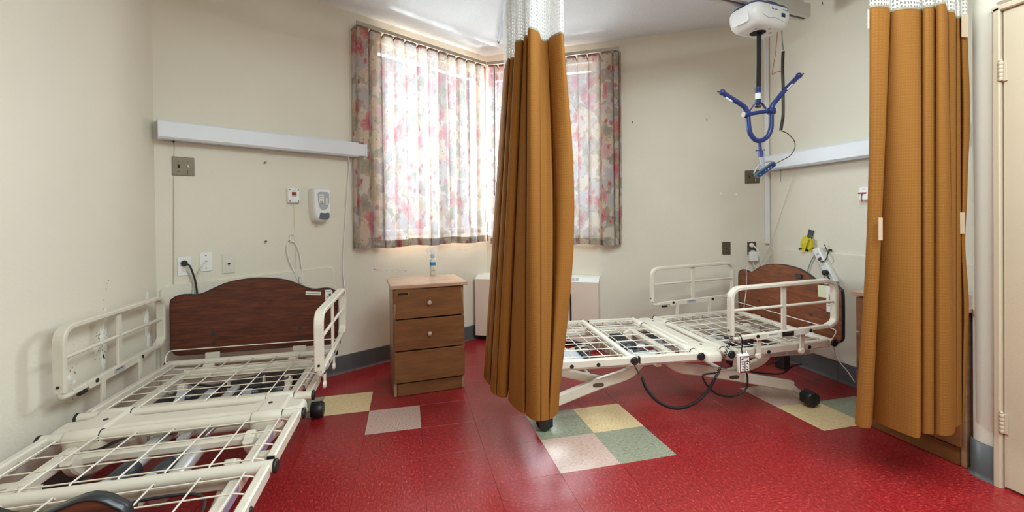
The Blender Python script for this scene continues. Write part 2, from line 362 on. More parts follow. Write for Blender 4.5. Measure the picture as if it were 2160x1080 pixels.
    def mesh(s, name):
        me = bpy.data.meshes.new(name); me.from_pydata(s.v, [], s.f); me.polygons.foreach_set('use_smooth', s.sm); me.polygons.foreach_set('material_index', s.mi)
        bm = bmesh.new(); bm.from_mesh(me); bmesh.ops.recalc_face_normals(bm, faces=bm.faces); bm.to_mesh(me); bm.free(); me.update(); return me
def put(name, mb, m, parent=None, label=None):
    if isinstance(mb, MB) and mb.cuts:
        return [put(name, p, m, parent, label) for p in mb.parts()][0]
    me = mb.mesh(name) if isinstance(mb, MB) else mb
    for x in (m if isinstance(m, (list, tuple)) else [m]): me.materials.append(x)
    o = bpy.data.objects.new(name, me); COL.objects.link(o); o.parent = parent
    if label: o['label'] = label
    return o
def thing(name, label, cat, loc=(0, 0, 0), rz=0, group=None):
    o = bpy.data.objects.new(name, None); COL.objects.link(o); o.empty_display_size = .05
    o.location = loc; o.rotation_euler = (0, 0, rz); o['label'] = label; o['category'] = cat
    if group: o['group'] = group
    return o
def tag(o, label, cat, group=None):
    o['label'] = label; o['category'] = cat
    if group: o['group'] = group
    return o
def struct(name, mb, m, parent=None):
    o = put(name, mb, m, parent)
    if parent is None: o['kind'] = 'structure'
    return o
def rebase(o, p):                       # give a one-mesh thing an origin at its own place
    p = Vector(p); o.data.transform(Matrix.Translation(-p)); o.location = p; return o
def crom(P, n=8, closed=False):
    P = [Vector(p) for p in P]; N = len(P); out = []
    for i in range(N if closed else N-1):
        p0 = P[i-1] if (closed or i > 0) else P[i]; p1 = P[i]; p2 = P[(i+1) % N]; p3 = P[(i+2) % N] if (closed or i+2 < N) else p2
        for k in range(n):
            t = k/n; out.append(.5*((2*p1)+(p2-p0)*t+(2*p0-5*p1+4*p2-p3)*t*t+(3*p1-p0-3*p2+p3)*t**3))
    if not closed: out.append(P[-1])
    return out
def fillet(P, r, n=6, closed=False):
    P = [Vector(p) for p in P]; N = len(P); out = []
    for i in range(N):
        if not closed and i in (0, N-1): out.append(P[i]); continue
        a, b, c = P[i-1], P[i], P[(i+1) % N]; d1 = (a-b); d2 = (c-b); rr = min(r, d1.length*.49, d2.length*.49)
        s_, e_ = b+d1.normalized()*rr, b+d2.normalized()*rr
        for k in range(n+1): t = k/n; out.append(s_*(1-t)**2+b*2*t*(1-t)+e_*t*t)
    return out
def rrect(x0, y0, x1, y1, r, n=5):
    return [(p.x, p.y) for p in fillet([(x0, y0, 0), (x1, y0, 0), (x1, y1, 0), (x0, y1, 0)], r, n, True)]
def text(name, body, size, P, ex, ey, m, parent=None, align='CENTER'):
    cu = bpy.data.curves.new(name, 'FONT'); cu.body = body; cu.size = size; cu.align_x = align; cu.align_y = 'CENTER'; cu.extrude = .0003; cu.resolution_u = 2
    t = bpy.data.objects.new(name, cu); COL.objects.link(t); bpy.context.view_layer.update()
    me = bpy.data.meshes.new_from_object(t.evaluated_get(bpy.context.evaluated_depsgraph_get())); bpy.data.objects.remove(t)
    ex = Vector(ex).normalized(); ey = Vector(ey).normalized(); ez = ex.cross(ey)
    T = Matrix((ex, ey, ez)).transposed().to_4x4(); T.translation = Vector(P); me.transform(T)
    me.name = name; return put(name, me, m, parent)
EL = Vector((math.cos(PI/6), math.sin(PI/6), 0)); ER = Vector((math.cos(PI/6), -math.sin(PI/6), 0)); EZ = Vector((0, 0, 1))
NL, NR, NE = n1.copy(), n2.copy(), Vector((-1, 0, 0))            # normals into the room
EE = Vector((0, -1, 0))                                          # along the right wall, towards camera

# ------------------------------------------------------------------ room
CEIL = 2.82
XL, XR = -1.45, 2.97
A = Vector((XL, 2.963, 0)); C = Vector((CO[0], CO[1], 0)); B = Vector((XR, 2.986, 0))
YB = -2.2
def wall_quad(mb, P, ex, s0, s1, z0, z1, n, th=.18):
    a = P+ex*s0; b = P+ex*s1; o = -n*th
    vs = [a+EZ*z0, b+EZ*z0, b+EZ*z1, a+EZ*z1]; vs += [v+o for v in vs]
    mb.add(vs, [(0, 1, 2, 3), (7, 6, 5, 4), (0, 4, 5, 1), (1, 5, 6, 2), (2, 6, 7, 3), (3, 7, 4, 0)])
struct('wall_left', MB().box((XL-.09, (A.y+YB)/2+.03, CEIL/2), (.18, A.y-YB+.06, CEIL)), wall_m)
LLen = (C-A).length; RLen = (B-C).length
WZ0, WZ1 = 1.04, 2.645
w1 = (1.42, LLen-.03); w2 = (.03, 1.10)
mb = MB(); wall_quad(mb, A, EL, -.1, w1[0], 0, CEIL, NL); wall_quad(mb, A, EL, w1[1], LLen+.1, 0, CEIL, NL)
wall_quad(mb, A, EL, w1[0], w1[1], 0, WZ0, NL); wall_quad(mb, A, EL, w1[0], w1[1], WZ1, CEIL, NL); struct('wall_back_left', mb, wall_m)
mb = MB(); wall_quad(mb, C, ER, -.1, w2[0], 0, CEIL, NR); wall_quad(mb, C, ER, w2[1], RLen+.1, 0, CEIL, NR)
wall_quad(mb, C, ER, w2[0], w2[1], 0, WZ0, NR); wall_quad(mb, C, ER, w2[0], w2[1], WZ1, CEIL, NR); struct('wall_back_right', mb, wall_m)
# right wall with the jog towards the door
struct('wall_right', MB().box((XR+.09, (B.y+1.34)/2+.02, CEIL/2), (.18, B.y-1.34+.1, CEIL)), wall_m)
prof = [(XR-.001, 1.392), (2.53, 1.392)] + [(2.53-.055*math.sin(t), 1.337+.055*math.cos(t)) for t in [PI/2*k/18 for k in range(1, 19)]] + [(2.475, 1.289), (2.62, 1.289), (2.62, 1.36), (XR-.001, 1.36)]
mb = MB(); mb.prism(prof, (0, 0, 0), (1, 0, 0), (0, 1, 0), (0, 0, 1), CEIL); struct('wall_pier', mb, wall_m)
struct('wall_behind', MB().box((XL/2+.33, YB-.09, (CEIL)/2), (4.8, .18, CEIL)), wall_m)
DY0, DY1 = 1.262, 0.34                                  # door leaf edges
DH = 2.035
mb = MB(); mb.box((2.56, (1.289+YB)/2, (CEIL+DH+.05)/2), (.17, 1.289-YB, CEIL-DH-.05)); mb.box((2.56, (DY1-.03+YB)/2, (DH+.05)/2), (.17, DY1-.03-YB, DH+.05)); struct('wall_door_side', mb, wall_m)
ceil_poly = [(XL-.2, YB), (3.2, YB), (3.2, 2.95), (CO[0], CO[1]+.2), (XL-.2, 3.1)]
struct('ceiling', MB().prism(ceil_poly, (0, 0, CEIL), (1, 0, 0), (0, 1, 0), (0, 0, 1), .1), ceil_m)
# plaster beam line on the ceiling joint: shallow cove
for nm, P, e, n, L_ in (('trim_1', A, EL, NL, LLen), ('trim_2', C, ER, NR, RLen)):
    mb = MB(); mb.sweep([P+EZ*(CEIL+.001)+n*-.002, P+e*L_+EZ*(CEIL+.001)+n*-.002], [(0, 0), (.03, 0), (.012, -.012), (0, -.03)] if False else [(-.03, 0), (0, 0), (0, -.03), (-.010, -.010)]); struct(nm, mb, wall_m)

# floor: sub-floor plus individual tiles
fl = struct('floor', MB().prism(ceil_poly, (0, 0, -.06), (1, 0, 0), (0, 1, 0), (0, 0, 1), .056), mat('dark_tile_joint', S(60, 22, 24), .6))
TS = .3048; TX, TY = .67415, 2.45838
def clip(poly, P, n):
    out = []
    for i in range(len(poly)):
        a, b = poly[i], poly[(i+1) % len(poly)]; da = (a[0]-P[0])*n[0]+(a[1]-P[1])*n[1]; db = (b[0]-P[0])*n[0]+(b[1]-P[1])*n[1]
        if da >= 0: out.append(a)
        if (da >= 0) != (db >= 0): t = da/(da-db); out.append((a[0]+(b[0]-a[0])*t, a[1]+(b[1]-a[1])*t))
    return out
special = {(0, 0): t_green, (1, 0): t_yel, (0, 1): t_pink, (1, 1): t_green, (-4, -2): t_yel, (-3, -1): t_pink, (-5, -2): t_green, (-4, -1): t_red, (5, 0): t_pink, (5, 1): t_yel, (6, 1): t_green}
def tile_mesh(poly):
    g = .0005; n = len(poly); cx = sum(p[0] for p in poly)/n; cy = sum(p[1] for p in poly)/n
    mb = MB(); return mb.prism([(x, y) for x, y in poly], (0, 0, -.004), (1, 0, 0), (0, 1, 0), (0, 0, 1), .004, bev=.0005)
sq = [(-TS/2+.0004, -TS/2+.0004), (TS/2-.0004, -TS/2+.0004), (TS/2-.0004, TS/2-.0004), (-TS/2+.0004, TS/2-.0004)]
tm = {}
ntile = 0
for i in range(-8, 8):
    for j in range(-7, 9):
        cx, cy = TX+(i+.5)*TS, TY-(j+.5)*TS
        P = [(cx+x, cy+y) for x, y in sq]; full = P
        for Q, n in ((A, NL), (C, NR), ((XL, 0), (1, 0)), ((XR, 0), (-1, 0))):
            P = clip(P, (Q[0], Q[1]), (n[0], n[1]))
            if not P: break
        if len(P) < 3 or (cx > 2.65 and cy < 1.2): continue
        m = special.get((i, j), t_red)
        if P == full:
            key = m.name
            if key not in tm:
                tm[key] = tile_mesh(sq).mesh('floor_tile'); tm[key].materials.append(m)
            o = bpy.data.objects.new('floor_tile', tm[key])
        else:
            area2 = abs(sum(P[k][0]*P[(k+1) % len(P)][1]-P[(k+1) % len(P)][0]*P[k][1] for k in range(len(P))))/2
            if area2 < .0008: continue
            me = tile_mesh([(x-cx, y-cy) for x, y in P]).mesh('floor_tile'); me.materials.append(m); o = bpy.data.objects.new('floor_tile', me)
        COL.objects.link(o); o.location = (cx, cy, 0); o.parent = fl; ntile += 1

# baseboards (vinyl cove with toe), cut into lengths
def skirt(name, P, e, n, s0, s1, h, cuts):
    par = None
    xs = [s0]+cuts+[s1]
    sec = [(0, 0), (.014, 0), (.009, .006), (.006, .018), (.005, h-.004), (.003, h), (0, h)]
    for i in range(len(xs)-1):
        a, b = xs[i]+.001, xs[i+1]-.001; mb = MB()
        r0 = [P+e*a+n*x+EZ*z for x, z in sec]; r1 = [P+e*b+n*x+EZ*z for x, z in sec]; k = len(sec)
        mb.add(r0+r1, [(q, (q+1) % k, k+(q+1) % k, k+q) for q in range(k)]+[tuple(range(k)), tuple(range(2*k-1, k-1, -1))])
        if i == 0: par = struct(name, mb, base_m)
        else: put('baseboard_piece', mb, base_m, par)
skirt('baseboard_back_left', A, EL, NL, 0, LLen, .135, [.35, 1.27, 1.85])
skirt('baseboard_back_right', C, ER, NR, 0, RLen, .135, [1.2])
skirt('baseboard_right', B, EE, NE, 0, B.y-1.39, .135, [.6])
skirt('baseboard_left', Vector((XL, -1, 0)), Vector((0, 1, 0)), Vector((1, 0, 0)), 0, 3.96, .135, [1, 2.2, 3.3])
# wrapped piece round the pier
pts = [(2.60, 1.395), (2.53, 1.395)] + [(2.53-.058*math.sin(t), 1.337+.058*math.cos(t)) for t in [PI/2*k/6 for k in range(1, 7)]] + [(2.472, 1.291)]
outer = [(x-.006 if x < 2.55 else x, y) for x, y in pts]
mb = MB(); vs = []; k = len(pts)
for z, o_ in ((0, .016), (.008, .009), (.02, .005), (.155, .005), (.158, 0)):
    for i, (x, y) in enumerate(pts):
        d = Vector((x-2.56, y-1.33)); d = Vector((-1, 0)) if i >= k-2 else (Vector((0, 1)) if i < 2 else Vector((-math.sin(PI/2*(i-1)/6), math.cos(PI/2*(i-1)/6))))
        vs.append((x+d.x*o_, y+d.y*o_, z))
mb.add(vs, [(r*k+i, r*k+i+1, (r+1)*k+i+1, (r+1)*k+i) for r in range(4) for i in range(k-1)], True); struct('baseboard_pier', mb, base_m)

# raised rounded wall panels behind the beds
def wall_panel(name, P, e, n, outline, m=wall_m):
    mb = MB(); mb.prism(outline, P, e, EZ, n, .018, bev=.009); return struct(name, mb, m)
def sOn(P, e, q): return (q-P).dot(e)
sR = sOn(A, EL, WL(706, 600)); 
ol = [(p.x, p.y) for p in fillet([(.012, .14, 0), (.012, .80, 0), (sR, .835, 0), (sR, .14, 0)][::-1], .06, 6, True)]
wall_panel('trim_3', A, EL, NL, ol)
ol = [(p.x, p.y) for p in fillet([(.10, .14, 0), (.10, .91, 0), (1.58, .905, 0), (1.58, .14, 0)][::-1], .05, 6, True)]
wall_panel('trim_4', B, EE, NE, ol)

# windows
def window(name, P, e, n, s0, s1):
    mb = MB()
    def member(a0, a1, z0, z1, d=.06, y=-.09): wall_quad(mb, P+n*y, e, a0, a1, z0, z1, n, d)
    member(s0, s0+.05, WZ0, WZ1); member(s1-.05, s1, WZ0, WZ1); member(s0+.05, s1-.05, WZ0, WZ0+.05); member(s0+.05, s1-.05, WZ1-.05, WZ1)
    mid = (s0+s1)/2; member(mid-.02, mid+.02, WZ0+.05, WZ1-.05)
    fr = struct(name, mb, mat('window_frame_'+name[-1], S(196, 198, 200), .4))
    for a, b in ((s0+.05, mid-.02), (mid+.02, s1-.05)):
        g = MB(); wall_quad(g, P+n*-.115, e, a, b, WZ0+.05, WZ1-.05, n, .004); put('window_pane', g, glass, fr)
    s = MB(); wall_quad(s, P+n*.02, e, s0-.02, s1+.02, WZ0-.03, WZ0, n, .2); put('window_sill', s, white, fr)
window('window_1', A, EL, NL, *w1); window('window_2', C, ER, NR, *w2)

# door with frame and hinges
dm = MB(); dm.bbox((2.49, (DY0+DY1)/2, DH/2+.006), (.045, DY0-DY1, DH-.006), .002); door = struct('door_1', dm, trim_m)
fr = MB(); fr.bar([(2.478, 1.2785, 0), (2.478, 1.2785, DH+.016)], .026, .05, up=(1, 0, 0)); fr.bar([(2.478, 1.2915, DH+.016), (2.478, DY1-.03, DH+.016)], .05, .026)
fr.bar([(2.478, DY1-.015, 0), (2.478, DY1-.015, DH+.016)], .026, .05, up=(1, 0, 0)); struct('trim_5', fr, trim_m)
for z0 in (1.78, .28):
    h = MB()
    for k in range(5): h.lathe([(.0075, 0), (.0085, .001), (.0085, .0148), (.0075, .016)], (2.456, 1.2645, z0-.04+k*.0165), n=10)
    h.bbox((2.464, 1.255, z0), (.004, .016, .085), .001); h.lathe([(.006, 0), (.008, .004), (.004, .008)], (2.456, 1.2645, z0+.043), n=8)
    put('door_hinge', h, trim_m, door)
put('door_handle', MB().tube([(2.47, .42, 1.0), (2.41, .42, 1.0)], .011).tube([(2.41, .42, 1.0), (2.41, .54, 1.0)], .010).lathe([(.03, 0), (.03, .012)], (2.468, .42, 1.0), (-1, 0, 0)), steel, door)

# worn patches on the left wall behind the bed rail (flaked paint: shallow irregular chips)
def chip(P, ex, ey, n, w_, h_, seed, m, name, th=.0012):
    random.seed(seed); N = 26; o = []
    for i in range(N):
        t = 2*PI*i/N; r = .55+.45*random.random(); o.append((w_/2*math.cos(t)*r, h_/2*math.sin(t)*r))
    mb = MB(); mb.prism(o, P, ex, ey, n, th); return mb
wp = MB()
for k, (y, z, ww, hh) in enumerate([(2.505, .60, .07, .20), (2.52, .72, .03, .08), (2.45, .58, .05, .06), (2.50, .50, .03, .09), (2.86, .62, .05, .22), (2.88, .48, .05, .14), (2.87, .75, .03, .08), (2.28, .50, .03, .03), (2.31, .47, .02, .02)]):
    m_ = chip((XL, y, z), (0, 1, 0), (0, 0, 1), (1, 0, 0), ww, hh, k+3, peel, 'x'); wp.add(m_.v, m_.f)
pp_ = put('peeled_paint', wp, peel); pp_['kind'] = 'stuff'; tag(rebase(pp_, (XL, 2.5, .6)), 'scraped and peeled white paint patches on left wall behind the bed rail', 'wall damage')
sp = MB(); random.seed(5)
for k in range(60):
    y, z = random.choice([(2.47, .62), (2.53, .78), (2.50, .55), (2.86, .62), (2.30, .49), (2.6, .42)]); y += random.gauss(0, .022); z += random.gauss(0, .05)
    m_ = chip((XL+.0012, y, z), (0, 1, 0), (0, 0, 1), (1, 0, 0), random.uniform(.003, .009), random.uniform(.003, .012), k, peel, 'x', .0006); sp.add(m_.v, m_.f)
o = put('scuff_mark', sp, mat('brown_scuff', S(172, 150, 118), .8)); o['kind'] = 'stuff'; tag(rebase(o, (XL, 2.5, .6)), 'small brown scuffs around the peeled paint on left wall', 'wall damage')
sp = MB()
for k in range(26):
    t = random.random(); q = WL(785+75*t, 571+random.gauss(0, 1.6)-1*t); m_ = chip(q+NL*.0002, EL, EZ, NL, random.uniform(.006, .022), random.uniform(.002, .006), k+90, ink, 'x', .0006); sp.add(m_.v, m_.f)
for q in range(9):
    t = q/8*2*PI; pass
o = put('scuff_mark', sp, mat('grey_scuff', S(130, 126, 120), .8)); o['kind'] = 'stuff'; tag(rebase(o, WL(820, 571)), 'grey horizontal scuff streak on wall left of the wooden cabinet', 'wall damage')

# ------------------------------------------------------------------ hospital beds
def board_outline(dip=.002, hw=.455, zb=.40, zs=.755, zp=.835):
    pts = [(-hw+.05, zb), (hw-.05, zb)]
    L_ = [(hw, zb+.05), (hw, zs-.06), (hw-.015, zs-.02), (hw-.05, zs-.002), (hw-.09, zs-dip*.6), (hw-.13, zs-dip-.003), (hw-.17, zs-dip*.7+.005), (hw-.22, zs+.028), (hw-.29, zs+.058), (hw-.37, zp-.006), (0, zp)]
    cor = [(hw-.05+.05*math.sin(t), zb+.05-.05*math.cos(t)) for t in [PI/2*k/5 for k in range(1, 5)]]
    up = [(p.x, p.y) for p in crom([(x, z, 0) for x, z in L_], 3)]
    right = cor+up
    left = [(-x, z) for x, z in reversed(right[:-1])]
    return [(hw-.05, zb)]+right+left+[(-hw+.05, zb)]
def side_rail(parent, sx, fx, near, span):
    x = sx*.488; (y0, y1), z0, z1 = span, .105, .385; ym = (y0+y1)/2; dq = ym+.41
    P = fillet([(x, y0, z0+.02), (x, y0, z1), (x, y1, z1), (x, y1, z0+.035), (x, y1-.05, z0+.012)], .065, 7)
    r = MB(); r.bar(P, .021, .042, up=(1, 0, 0))
    low = fillet([(x, y0, z0+.03), (x, y0+.002, z0-.005), (x, y0+.07, z0-.008)], .035, 6)
    r.tube(low, .011, 8)
    rail = put('side_rail', fx(r), cream, parent)
    b = MB(); b.bar([(x, y0+.06, z0-.002), (x, y1-.045, z0+.012)], .024, .022, up=(1, 0, 0))
    b.prism([(y0+.15, z0-.022), (y1-.20, z0-.016), (y1-.15, z0+.0), (y1-.12, z0+.014), (y0+.13, z0+.008)], (x-.012, 0, 0), (0, 1, 0), (0, 0, 1), (1, 0, 0), .024); put('lower_bar', fx(b), cream, rail)
    m_ = MB(); m_.bar([(x, ym, z0+.005), (x, ym, z1-.008)], .012, .030, up=(0, 1, 0)); put('upright', fx(m_), cream, rail)
    for a, c in ((y0+.008, ym-.008), (ym+.008, y1-.008)):
        h = MB(); h.tube([(x, a, z0+.155), (x, c, z0+.155)], .0085, 10); put('rail_rod', fx(h), cream, rail)
    fo = sx
    for yy in (-.56+dq, -.28+dq):
        p = MB(); px_ = x-fo*.016
        p.bar([(px_, yy+.008, z0+.0), (px_, yy, -.018)], .026, .010, up=(1, 0, 0)); p.lathe([(.020, -.006), (.020, .004), (.013, .008)], (px_, yy, -.018), (fo, 0, 0), 14)
        put('rail_post', fx(p), cream, rail)
    kn = MB()
    for yy in (-.585+dq, -.245+dq): kn.disc((x+.012, yy, z0+.0), (1, 0, 0), .010, .003, 12).cut(); kn.disc((x-.012, yy, z0+.0), (-1, 0, 0), .010, .003, 12).cut()
    kn.disc((x+fo*.018, y0, z0+.045), (fo, 0, 0), .006, .002, 10).cut(); kn.disc((x, y0-.012, z0+.045), (0, -1, 0), .006, .002, 10)
    put('bolt_cap', fx(kn), black, rail)
    lt = MB(); lt.bbox((x, -.655+dq, z0-.026), (.016, .05, .014), .003); put('latch_handle', fx(lt), black, rail)
    # stickers on the inner or outer face
    s = fo if near else -fo; ex = Vector((0, 1, 0))*(1 if s > 0 else -1)
    xs_ = x+s*.0126
    if near == 2:
        for (ya, yb, mm) in ((-.53, -.445, paper), (-.43, -.355, black), (-.34, -.285, paper)):
            st = MB(); st.box((xs_, (ya+yb)/2+dq, z0-.004), (.001, yb-ya, .026)); put('label', fx(st), mm, rail)
        t = text('lettering', 'WARNING', .012, (xs_+s*.0007, -.488+dq, z0+.001), ex, (0, 0, 1), ink, rail); fixo(t, fx)
        t = text('lettering', 'CAUTION', .010, (xs_+s*.0007, -.393+dq, z0+.001), ex, (0, 0, 1), brass, rail); fixo(t, fx)
    else:
        st = MB(); st.box((xs_, -.43+dq, z0-.004), (.001, .075, .022)); put('label', fx(st), lgrey, rail)
        t = text('lettering', 'WARNING', .011, (xs_+s*.0007, -.43+dq, z0+.001), ex, (0, 0, 1), ink, rail); fixo(t, fx)
def fixo(o, fx):
    mb = MB(); mb.v = [tuple(v.co) for v in o.data.vertices]; fx(mb)
    for v, c in zip(o.data.vertices, mb.v): v.co = c
def make_bed(name_label, loc, rz, zt, tilt, board_m, foot, near, spans):
    bed = thing('hospital_bed', name_label, 'bed', loc, rz, 'hospital beds without mattresses')
    def fx(mb):      # deck-relative heights to local, with the slight rise of the head section
        mb.v = [(x, y, z+zt+(max(0, y+.675)*tilt)) for x, y, z in mb.v]; return mb
    same = lambda mb: mb
    def board(nm, y, parent, face, dip):
        ol = board_outline(dip)
        b = MB(); b.prism([(x, z) for x, z in ol], (0, y, 0), (1, 0, 0), (0, 0, 1), (0, 1, 0), .019); bo = put(nm, b, board_m, parent)
        e = MB(); pts = [(x, y+.0095, z) for x, z in ol]; e.fixed = True
        e.sweep(pts, [(-.0016, -.0108), (.0022, -.0108), (.0022, .0108), (-.0016, .0108)], up=(0, 1, 0), closed=True); put('edge_band', e, blackg, bo)
        d = MB()
        for x in (-.235, .235):
            for z in (zt+.045+.05, zt+.13+.02): d.disc((x, y+(0 if face < 0 else .019), z), (0, face, 0), .011, .003, 12).cut()
        put('bolt_cap', d, dgrey, bo); return bo
    hb = board('headboard', .05, bed, -1, .001 if foot else .010)
    if foot: board('footboard', -2.035, bed, 1, .020)
    st = MB()
    for x in (-.235, .235): st.bbox((x, .035, zt-.02), (.075, .012, .13), .002).cut()
    for x in (-.235, .235):
        if foot: st.bbox((x, -2.01, zt-.02), (.075, .012, .13), .002).cut()
    put('board_bracket', st, cream, bed)
    FE = -1.90
    for y in (0, -.675, -.865, -1.265, FE):
        t = MB(); t.tube([(-.453, y, 0), (.453, y, 0)], .0205, 16); tb = put('cross_tube', fx(t), cream, bed)
        c = MB()
        for s in (-1, 1): c.lathe([(.0205, -.004), (.0225, 0), (.0225, .006), (.018, .009)], (s*.451, y, 0), (s, 0, 0), 16).cut()
        put('end_cap', fx(c), black, tb)
    for a, b_ in ((-.02, -.655), (-.885, -1.225), (-1.285, FE+.02)):
        for s in (-1, 1):
            r = MB(); r.bar([(s*.428, a, -.004), (s*.428, b_, -.004)], .030, .044); sr = put('side_bar', fx(r), cream, bed)
            cp = MB()
            for yy in ([-.16, -.43] if a == -.02 else [-1.47, -1.62, -1.78] if a < -1 else []): cp.disc((s*.443, yy, -.012), (s, 0, 0), .011, .004, 12).cut()
            if a == -.885: cp.box((s*.428, b_-.001, -.004), (.024, .004, .036))
            if cp.v: put('plug', fx(cp), black, sr)
    # welded wire mattress supports
    for a, b_, n in ((-.03, -.655, 8), (-.90, -1.24, 4), (-1.30, FE+.03, 7)):
        wr = MB()
        for k in range(7):
            x = -.375+.125*k; wr.tube([(x, a+.004, .004), (x, a-.004, .013), (x, b_+.004, .013), (x, b_-.004, .004)], .0028, 6).cut()
        wo = put('lengthwise_wire', fx(wr), wire_m, bed)
        wr = MB()
        for k in range(n):
            y = a-.02-(a-b_-.04)*k/(n-1)
            wr.tube([(-.412, y, -.012), (-.405, y, .003), (-.38, y, .0085), (.38, y, .0085), (.405, y, .003), (.412, y, -.012)], .0025, 6).cut()
        put('cross_wire', fx(wr), creamd, bed)
    # moulded hinge plate between the two middle tubes
    yc = -.77; h = .052; e = .125
    half = [(-.462, yc-h), (-.385, yc-h), (-.375, yc-e), (-.255, yc-e), (-.235, yc-h), (.235, yc-h), (.255, yc-e), (.375, yc-e), (.385, yc-h), (.440, yc-h)]
    full = half+[(x, 2*yc-y) for x, y in reversed(half)]
    oo = [(p.x, p.y) for p in fillet([(x, y, 0) for x, y in full], .028, 4, True)]
    pl = MB(); n = len(oo)
    # layered rings for a soft domed edge
    def inset(r_, z): 
        q = []
        for i, (x, y) in enumerate(oo):
            a = Vector(oo[i-1]); b2 = Vector(oo[(i+1) % n]); t = (b2-a).normalized(); nn = Vector((-t.y, t.x)); q.append((x+nn.x*r_, y+nn.y*r_, z))
        return q
    rings = [inset(.001, -.040), inset(0, -.014), inset(.003, -.002), inset(.009, .007), inset(.017, .011)]
    vs = [v for r in rings for v in r]; fs = [(r*n+i, r*n+(i+1) % n, (r+1)*n+(i+1) % n, (r+1)*n+i) for r in range(4) for i in range(n)]
    pl.add(vs, fs, True); pl.add(rings[-1], [tuple(range(n))]); pl.add(rings[0], [tuple(range(n-1, -1, -1))])
    for s in (-1, 1):
        for y in (-.675, -.865): pl.lathe([(.027, -.056), (.0300, -.051), (.0300, .051), (.027, .056)], (s*.315, y, -.002), (1, 0, 0), 20)
    for s in (-1, 1): pl.bbox((s*.315, yc, .004), (.108, .19, .034), .012)
    po = put('hinge_plate', fx(pl), cream, bed)
    rg_ = MB()
    for s in (-1, 1):
        for y in (-.675, -.865): rg_.lathe([(.0225, -.0585), (.0245, -.0575), (.0245, .0575), (.0225, .0585)], (s*.315, y, -.0005), (1, 0, 0), 16).cut()
    put('bearing_ring', fx(rg_), black, po)
    sc = MB()
    for s in (-1, 1): sc.disc((s*.30, yc, .0205), (0, 0, 1), .009, .003, 12).cut()
    put('screw_cap', fx(sc), black, po)
    # mattress retainer wire at the head
    rt = MB(); rt.tube(fillet([(-.44, -.02, .0), (-.455, -.012, .03), (-.455, .02, .075), (.455, .02, .075), (.455, -.012, .03), (.44, -.02, .0)], .03, 5), .0032, 6)
    put('retainer_wire', fx(rt), wire_m, bed)
    # under-frame
    zf = zt-.045
    for s in (-1, 1):
        b = MB(); b.bar([(s*.335, -.09, zf), (s*.335, -1.84, zf)], .038, .045); ro = put('base_rail', b, cream, bed)
        c = MB(); c.box((s*.335, -.086, zf), (.03, .006, .036)).cut(); c.box((s*.335, -1.843, zf), (.03, .006, .036)); put('plug', c, black, ro)
        st_ = MB(); st_.box((s*.3546, -1.02, zf), (.0012, .17, .028)).cut(); st_.box((s*.3546, -1.36, zf), (.0012, .13, .028)); put('label', st_, purple, ro, 'pale purple printed sticker')
    for y, w_, h_, z in ((-.11, .04, .03, zf+.005), (-.52, .035, .035, zf), (-.93, .05, .03, zf-.005), (-1.22, .05, .03, zf-.01), (-1.82, .04, .03, zf)):
        b = MB(); b.bar([(-.32, y, z), (.32, y, z)], w_, h_); put('cross_beam', b, cream, bed)
    b = MB(); b.tube([(-.33, -.075, .335), (.33, -.075, .335)], .017, 12)
    for x in (-.22, .22): b.bbox((x, -.055, .33), (.05, .035, .08), .003)
    put('head_tube', b, cream, bed)
    for s in (-1, 1):
        for yy in (-.55, -1.10, -1.70):
            b = MB(); b.bbox((s*.38, yy, zf), (.06, .035, .026), .003); put('outrigger', b, cream, bed)
        gs = MB(); gs.prism([(-.60, -.10), (-.52, -.10), (-.53, -.03), (-.59, -.03)], (s*.355, 0, zt), (0, 1, 0), (0, 0, 1), (1, 0, 0), .006); put('gusset', gs, cream, bed)
    lp = MB(); lp.bbox((.372, -.26, zt-.038), (.014, .37, .034), .003); lo = put('label_plate', lp, cream, bed)
    lx = MB(); lx.box((.3797, -.33, zt-.038), (.001, .14, .022)).cut(); lx.box((.3797, -.17, zt-.038), (.001, .15, .022)); put('label', lx, lgrey, lo)
    # crossed legs: long beam to the foot, short curved brace to the other end
    for s in (-1, 1):
        x = s*.285
        for (top, pts, foot_y, brace) in (
            ('b', [(x, -.985, .345), (x, -.955, .30), (x, -.88, .262), (x, -.72, .232), (x, -.14, .105)], -.075, [(x-s*.035, -.285, .30), (x-s*.035, -.315, .27), (x-s*.035, -.38, .242), (x-s*.035, -.56, .195)]),
            ('a', [(x, -1.145, .345), (x, -1.175, .30), (x, -1.245, .250), (x, -1.42, .205), (x, -1.70, .115)], -1.755, [(x-s*.035, -1.66, .30), (x-s*.035, -1.62, .275), (x-s*.035, -1.53, .25), (x-s*.035, -1.37, .205)])):
            g = MB(); g.bar(crom(pts, 6), .036, .062); lg = put('leg', g, cream, bed)
            v = MB(); v.bar(crom(brace, 5), .030, .050); v.bbox((brace[0][0], brace[0][1], .315), (.034, .045, .05), .004); put('leg_brace', v, cream, lg)
            t = MB(); ye = foot_y; yj = pts[-1][1]; t.tube([(x, yj, pts[-1][2]), (x, (yj+ye)/2, .075), (x, ye, .050)], .016, 10); t.tube([(x-s*.05, ye, .050), (s*.345, ye, .050)], .014, 10); put('axle', t, cream, lg)
            c = MB(); c.lathe([(.043, 0), (.049, .005), (.049, .062), (.042, .070)], (s*.318, ye, .0495), (s, 0, 0), 6); put('rubber_foot', c, black, lg)
            o = MB(); ym = -.55 if top == 'b' else -1.42; zm = .193 if top == 'b' else .205
            o.prism([(p[0]*1, p[1]) for p in [(.022*math.cos(a_)+(.012 if math.cos(a_) > 0 else -.012), .012*math.sin(a_)) for a_ in [2*PI*k/16 for k in range(16)]]], (x+s*.0185, ym, zm), (0, 1, 0), (0, 0, 1), (s, 0, 0), .002); put('slot_plate', o, steel, lg)
